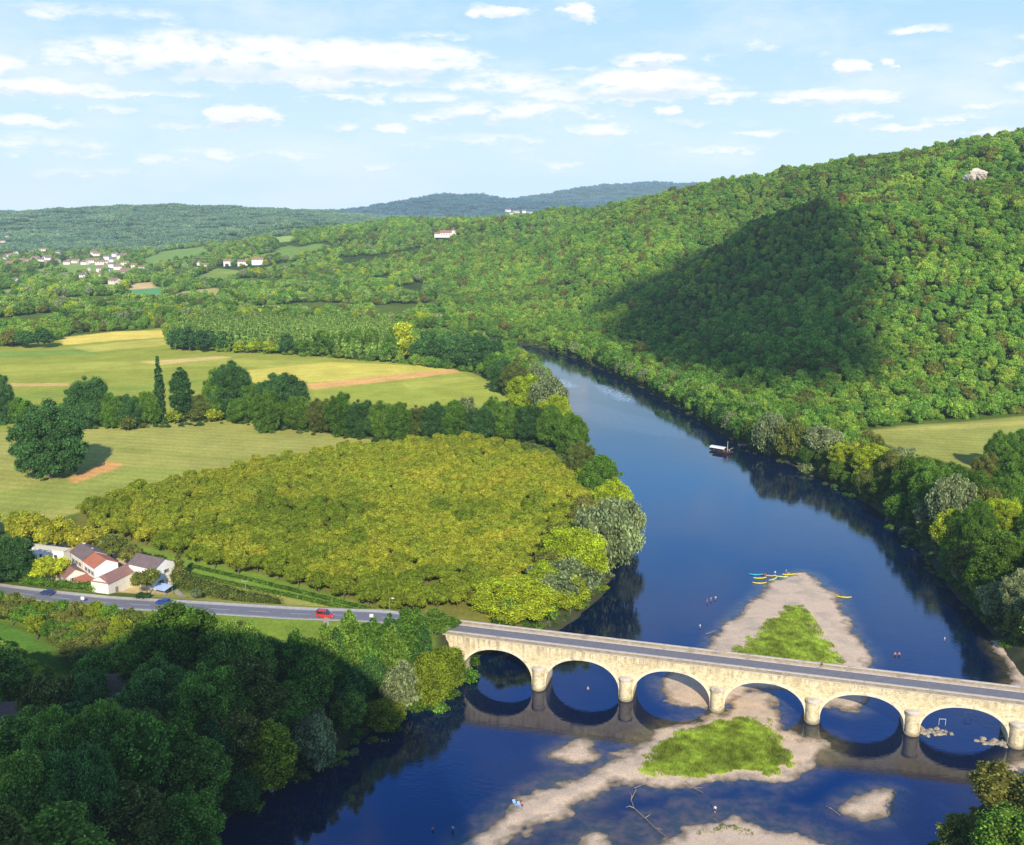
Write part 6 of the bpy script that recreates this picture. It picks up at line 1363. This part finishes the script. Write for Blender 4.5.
drift([(636, 790), (631, 800), (634, 808), (645, 818), (655, 828), (668, 838)], .22, 'long bleached branch stranded in the shallows below the grass island')
drift([(686, 782), (694, 788), (703, 793)], .2, 'dark forked branch lying against the shore of the grass island')
drift([(634, 788), (646, 783), (655, 785)], .15, 'short branch caught at the lower shore of the gravel shoal')
drift([(706, 634), (712, 632), (716, 636)], .18, 'branch stranded off the left side of the upstream gravel bank')
drift([(840, 815), (832, 809), (826, 806)], .15, 'thin stick at the left tip of the oval shoal')
for i, (px, py) in enumerate(((515, 803), (519.5, 805))):
    p = G(px, py, .5); g = gz(p[0], p[1]); r = empty('deck_chair', (p[0], p[1], max(g, .1)), .4, ['pale blue beach lounger on the gravel, the left of a pair', 'pale blue beach lounger on the gravel, next to the seated person'][i], 'lounger', 'pair of beach loungers')
    b = MB(); b.add([(-.3, -.9, .32), (.3, -.9, .32), (.3, .3, .30), (-.3, .3, .30), (.3, .85, .75), (-.3, .85, .75)], [(0, 1, 2, 3), (3, 2, 4, 5)]); b.build('canvas', M['towel'], r)
    for x in (-.28, .28):
        for y in (-.7, .3): b = MB(); b.tube([(x, y, -.1), (x, y, .31)], [.025, .025], 5); b.build('leg', M['metal'], r)

# ------------------------------------------------------------------ sky, clouds, haze, sun
EL, AZD = R(29), np.array([.115, -.9934])            # towards the sun: behind the viewer
tosun = Vector((AZD[0] * math.cos(EL), AZD[1] * math.cos(EL), math.sin(EL)))
sun = bpy.data.lights.new('sun', 'SUN'); sun.energy = 5.0; sun.angle = R(.5); sun.color = (1, .92, .77)
so = bpy.data.objects.new('sun', sun); COL.objects.link(so); so.location = (0, 0, 500); so.rotation_euler = tosun.to_track_quat('Z', 'Y').to_euler()
W = bpy.data.worlds.new('World'); scn.world = W; W.use_nodes = True; nt = W.node_tree; nt.nodes.clear()
wo = nt.nodes.new('ShaderNodeOutputWorld'); bg = nt.nodes.new('ShaderNodeBackground'); sky = nt.nodes.new('ShaderNodeTexSky'); sky.sky_type = 'NISHITA'; sky.sun_disc = False
sky.sun_elevation = EL; sky.sun_rotation = math.atan2(AZD[0], AZD[1]); sky.altitude = 100; sky.air_density = 1.0; sky.dust_density = .6; sky.ozone_density = 2.5
tc = nt.nodes.new('ShaderNodeTexCoord'); sep = nt.nodes.new('ShaderNodeSeparateXYZ'); nt.links.new(tc.outputs['Generated'], sep.inputs[0])
skyc = mixc(nt, 1.0, sky.outputs[0], (1.55, 1.62, 1.38), 'MULTIPLY')
skyc = mixc(nt, maprange(nt, sep.outputs[2], 0.0, .26, .85, .45), skyc, ramp(nt, maprange(nt, sep.outputs[2], 0, .25, 0, 1), [(0, (1, 1, 1)), (1, (.47, .84, 1))]))
lowb = mixc(nt, maprange(nt, sep.outputs[2], 0.0, .22, 0, 1), (9.9, 11.6, 12.6), (4.8, 8.3, 11.4))
skyb = mixc(nt, maprange(nt, sep.outputs[2], .19, .26, 0, 1), lowb, (3.4, 9.4, 19.0)); skyb = mixc(nt, maprange(nt, sep.outputs[2], .26, .46, 0, 1), skyb, (.3, 3.8, 18.5))
skyb = mixc(nt, maprange(nt, sep.outputs[2], .52, .72, 0, 1), skyb, (.6, 1.3, 2.6))
skyc = mixc(nt, .93, sky.outputs[0], skyb)
elv = math_n(nt, 'ARCSINE', sep.outputs[2]); azi = math_n(nt, 'ARCTAN2', sep.outputs[0], sep.outputs[1])
def skyang(px, py): r = ray(px, py); r = r / np.linalg.norm(r); return math.atan2(r[0], r[1]), math.asin(r[2])
cv = nt.nodes.new('ShaderNodeCombineXYZ'); nt.links.new(math_n(nt, 'MULTIPLY', azi, 10), cv.inputs[0]); nt.links.new(math_n(nt, 'MULTIPLY', elv, 26), cv.inputs[1])
wn = noise(nt, 1.0, 8, cv.outputs[0], .62); wn2 = noise(nt, 3.2, 6, cv.outputs[0], .6); cvm = N(nt, 'ShaderNodeMapping'); nt.links.new(cv.outputs[0], cvm.inputs[0]); cvm.inputs['Location'].default_value = (31, 7, 0); wn3 = noise(nt, 2.2, 6, cvm.outputs[0], .6)
CLOUDS = [(110, 15, 95, 10, .6), (215, 57, 130, 24, .95), (370, 62, 110, 20, 1.1), (300, 78, 150, 14, .8), (125, 60, 80, 18, .6), (45, 89, 70, 9, 1.0), (150, 94, 60, 5, .6), (241, 117, 36, 10, 1.4), (500, 84, 70, 13, .75), (520, 112, 90, 12, .8), (640, 86, 85, 16, 1.1), (652, 62, 36, 8, 1.1), (575, 12, 18, 9, 1.1), (500, 12, 34, 8, .9),
          (760, 49, 22, 13, .7), (848, 68, 15, 8, 1.3), (884, 63, 10, 5, .8), (830, 97, 80, 8, 1.0), (730, 98, 24, 7, .8), (890, 100, 34, 6, .7), (600, 131, 40, 8, .85), (670, 111, 14, 5, .8), (340, 127, 22, 6, .6), (393, 129, 16, 6, .8), (215, 156, 42, 8, .7), (290, 155, 45, 6, .5), (150, 158, 20, 5, .5), (50, 143, 60, 9, .75), (70, 153, 45, 6, .7), (20, 121, 34, 7, .7), (60, 124, 18, 6, .5),
          (985, 104, 34, 6, .8), (960, 118, 34, 5, .7), (930, 125, 22, 5, .6), (985, 131, 20, 5, .6), (480, 140, 70, 7, .55), (420, 145, 50, 6, .4), (760, 134, 40, 5, .6), (700, 122, 60, 5, .35), (540, 150, 60, 6, .3), (420, 98, 60, 7, .5), (830, 50, 18, 5, .35), (712, 57, 10, 4, .4), (990, 86, 60, 5, .3), (-80, 60, 80, 18, .8), (-60, 120, 70, 12, .8), (905, 128, 30, 5, .8), (860, 118, 26, 5, .7), (620, 100, 50, 6, .9), (560, 96, 50, 8, .9), (450, 118, 40, 6, .8), (580, 70, 30, 5, .6), (700, 78, 40, 5, .7), (330, 98, 40, 5, .6), (180, 128, 30, 5, .6), (110, 108, 40, 5, .6), (640, 145, 40, 5, .6), (560, 165, 50, 5, .5), (380, 165, 50, 5, .5), (250, 175, 60, 5, .4), (90, 172, 60, 5, .5), (720, 150, 40, 5, .5), (1010, 60, 30, 6, .6), (920, 30, 30, 6, .5), (430, 35, 40, 6, .5), (1120, 90, 90, 16, .8), (1130, 30, 80, 14, .7)]
az_w = math_n(nt, 'ADD', azi, maprange(nt, wn3.outputs[0], .3, .7, -.014, .014)); el_w = math_n(nt, 'ADD', elv, maprange(nt, wn2.outputs[0], .3, .7, -.005, .005))
dens = None; under = None
for px, py, wx, wy, k in CLOUDS:
    a0, e0 = skyang(px, py); wx = wx / 1000 * 1.25; wy = wy / 1000 * 1.3
    dx = math_n(nt, 'MULTIPLY', math_n(nt, 'SUBTRACT', az_w, a0), 1 / wx); dyr = math_n(nt, 'MULTIPLY', math_n(nt, 'SUBTRACT', el_w, e0), 1 / wy)
    dy = math_n(nt, 'MULTIPLY', dyr, 1.0); low = math_n(nt, 'MINIMUM', dyr, 0); dy2 = math_n(nt, 'ADD', dy, math_n(nt, 'MULTIPLY', low, .35))
    d2 = math_n(nt, 'ADD', math_n(nt, 'MULTIPLY', dx, dx), math_n(nt, 'MULTIPLY', dy2, dy2))
    g = math_n(nt, 'MULTIPLY', math_n(nt, 'MAXIMUM', math_n(nt, 'SUBTRACT', 1, d2), 0), k)
    dens = g if dens is None else math_n(nt, 'MAXIMUM', dens, g)
    ug = math_n(nt, 'MULTIPLY', g, math_n(nt, 'MAXIMUM', math_n(nt, 'MULTIPLY', dyr, -1), 0)); under = ug if under is None else math_n(nt, 'MAXIMUM', under, ug)
dd = math_n(nt, 'MULTIPLY', dens, maprange(nt, wn.outputs[0], .32, .62, .25, 1.6))
dd = math_n(nt, 'MULTIPLY', dd, maprange(nt, wn2.outputs[0], .32, .6, .4, 1.35))
cov = N(nt, 'ShaderNodeMapRange', interpolation_type='SMOOTHSTEP'); nt.links.new(dd, cov.inputs[0]); cov.inputs[1].default_value = .12; cov.inputs[2].default_value = .92; cov.inputs[4].default_value = .92
veil = math_n(nt, 'MULTIPLY', maprange(nt, noise(nt, .55, 6, cv.outputs[0], .6).outputs[0], .46, .70, 0, .45), 1.0)
allc = math_n(nt, 'MAXIMUM', cov.outputs[0], veil)
ccol = mixc(nt, maprange(nt, under, .05, .34, 0, .8), (1.0, .985, .95), (.62, .74, .88))
SK = .09
ccs = N(nt, 'ShaderNodeVectorMath', operation='SCALE'); nt.links.new(ccol, ccs.inputs[0]); ccs.inputs['Scale'].default_value = 1.12 / SK
fin = mixc(nt, allc, skyc, ccs.outputs[0])
nt.links.new(fin, bg.inputs[0]); bg.inputs[1].default_value = SK; nt.links.new(bg.outputs[0], wo.inputs[0])
W.cycles.sampling_method = 'MANUAL'; W.cycles.sample_map_resolution = 1024

# the cloud added unseen behind the viewpoint, shaped to shade part of the opposite hill, and the air between
SHP = [(868, 210), (832, 204), (790, 214), (742, 236), (696, 258), (648, 280), (606, 302), (585, 330), (622, 362), (665, 388), (715, 405), (780, 402), (850, 405), (912, 396), (925, 375), (905, 335), (888, 280)]
ts = np.array(tosun); CZ = 1400.0; cp_ = []
for a, b in SHP: q = CAST(a, b, 450, 3000); q[2] += 8; t = (CZ - q[2]) / ts[2]; cp_.append((q + ts * t)[:2])
cp_ = smooth_poly(np.array(cp_), 1); lo, hi = cp_.min(0), cp_.max(0); vs, fs, nv = [], [], 0
gx, gy = np.meshgrid(np.arange(lo[0], hi[0], 7.0), np.arange(lo[1], hi[1], 7.0)); Q = np.c_[gx.ravel(), gy.ravel()] + rng.uniform(-4, 4, (gx.size, 2))
dq = sdf(Q, cp_) + (fbm(Q[:, 0] / 45, Q[:, 1] / 45) - .5) * 50; kq = rng.random(len(Q)) < np.clip(dq / 34, 0, 1) ** 1.1; Q, dq = Q[kq], dq[kq]; v0, f0 = ico(1)
for q, d in zip(Q, dq):
    r = np.interp(d, [0, 50], [3.8, 7.2]) * rng.uniform(.8, 1.2); zz = CZ + rng.uniform(-6, 14)
    vs.append(v0 * [r, r, r * .8] + [q[0], q[1], zz]); fs.append(f0 + nv); nv += len(v0)
cm = surf('blocker_white', (.85, .85, .85), (.9, .9, .9), .01, 1, spec=0)
o = link('blocker', np_mesh('blocker', np.concatenate(vs), np.concatenate(fs), cm, True)); tag(o, 'low fair weather cloud behind the viewpoint', None, None, 'structure')

hm, nt, nd, lk, out = new_mat('summer_haze')
ab = N(nt, 'ShaderNodeVolumeAbsorption'); em = N(nt, 'ShaderNodeEmission'); ad = N(nt, 'ShaderNodeAddShader')
DH = 1 / 19000; ab.inputs['Color'].default_value = (0, 0, 0, 1); ab.inputs['Density'].default_value = DH
em.inputs[0].default_value = (.50, .74, .96, 1); em.inputs[1].default_value = DH
lk.new(ab.outputs[0], ad.inputs[0]); lk.new(em.outputs[0], ad.inputs[1]); lk.new(ad.outputs[0], out.inputs['Volume'])
b = MB(); b.box(-16000, 16000, -60, 10900, -40, 440); o = b.build('haze', hm); tag(o, 'thin blue summer haze filling the valley air', None, None, 'stuff')
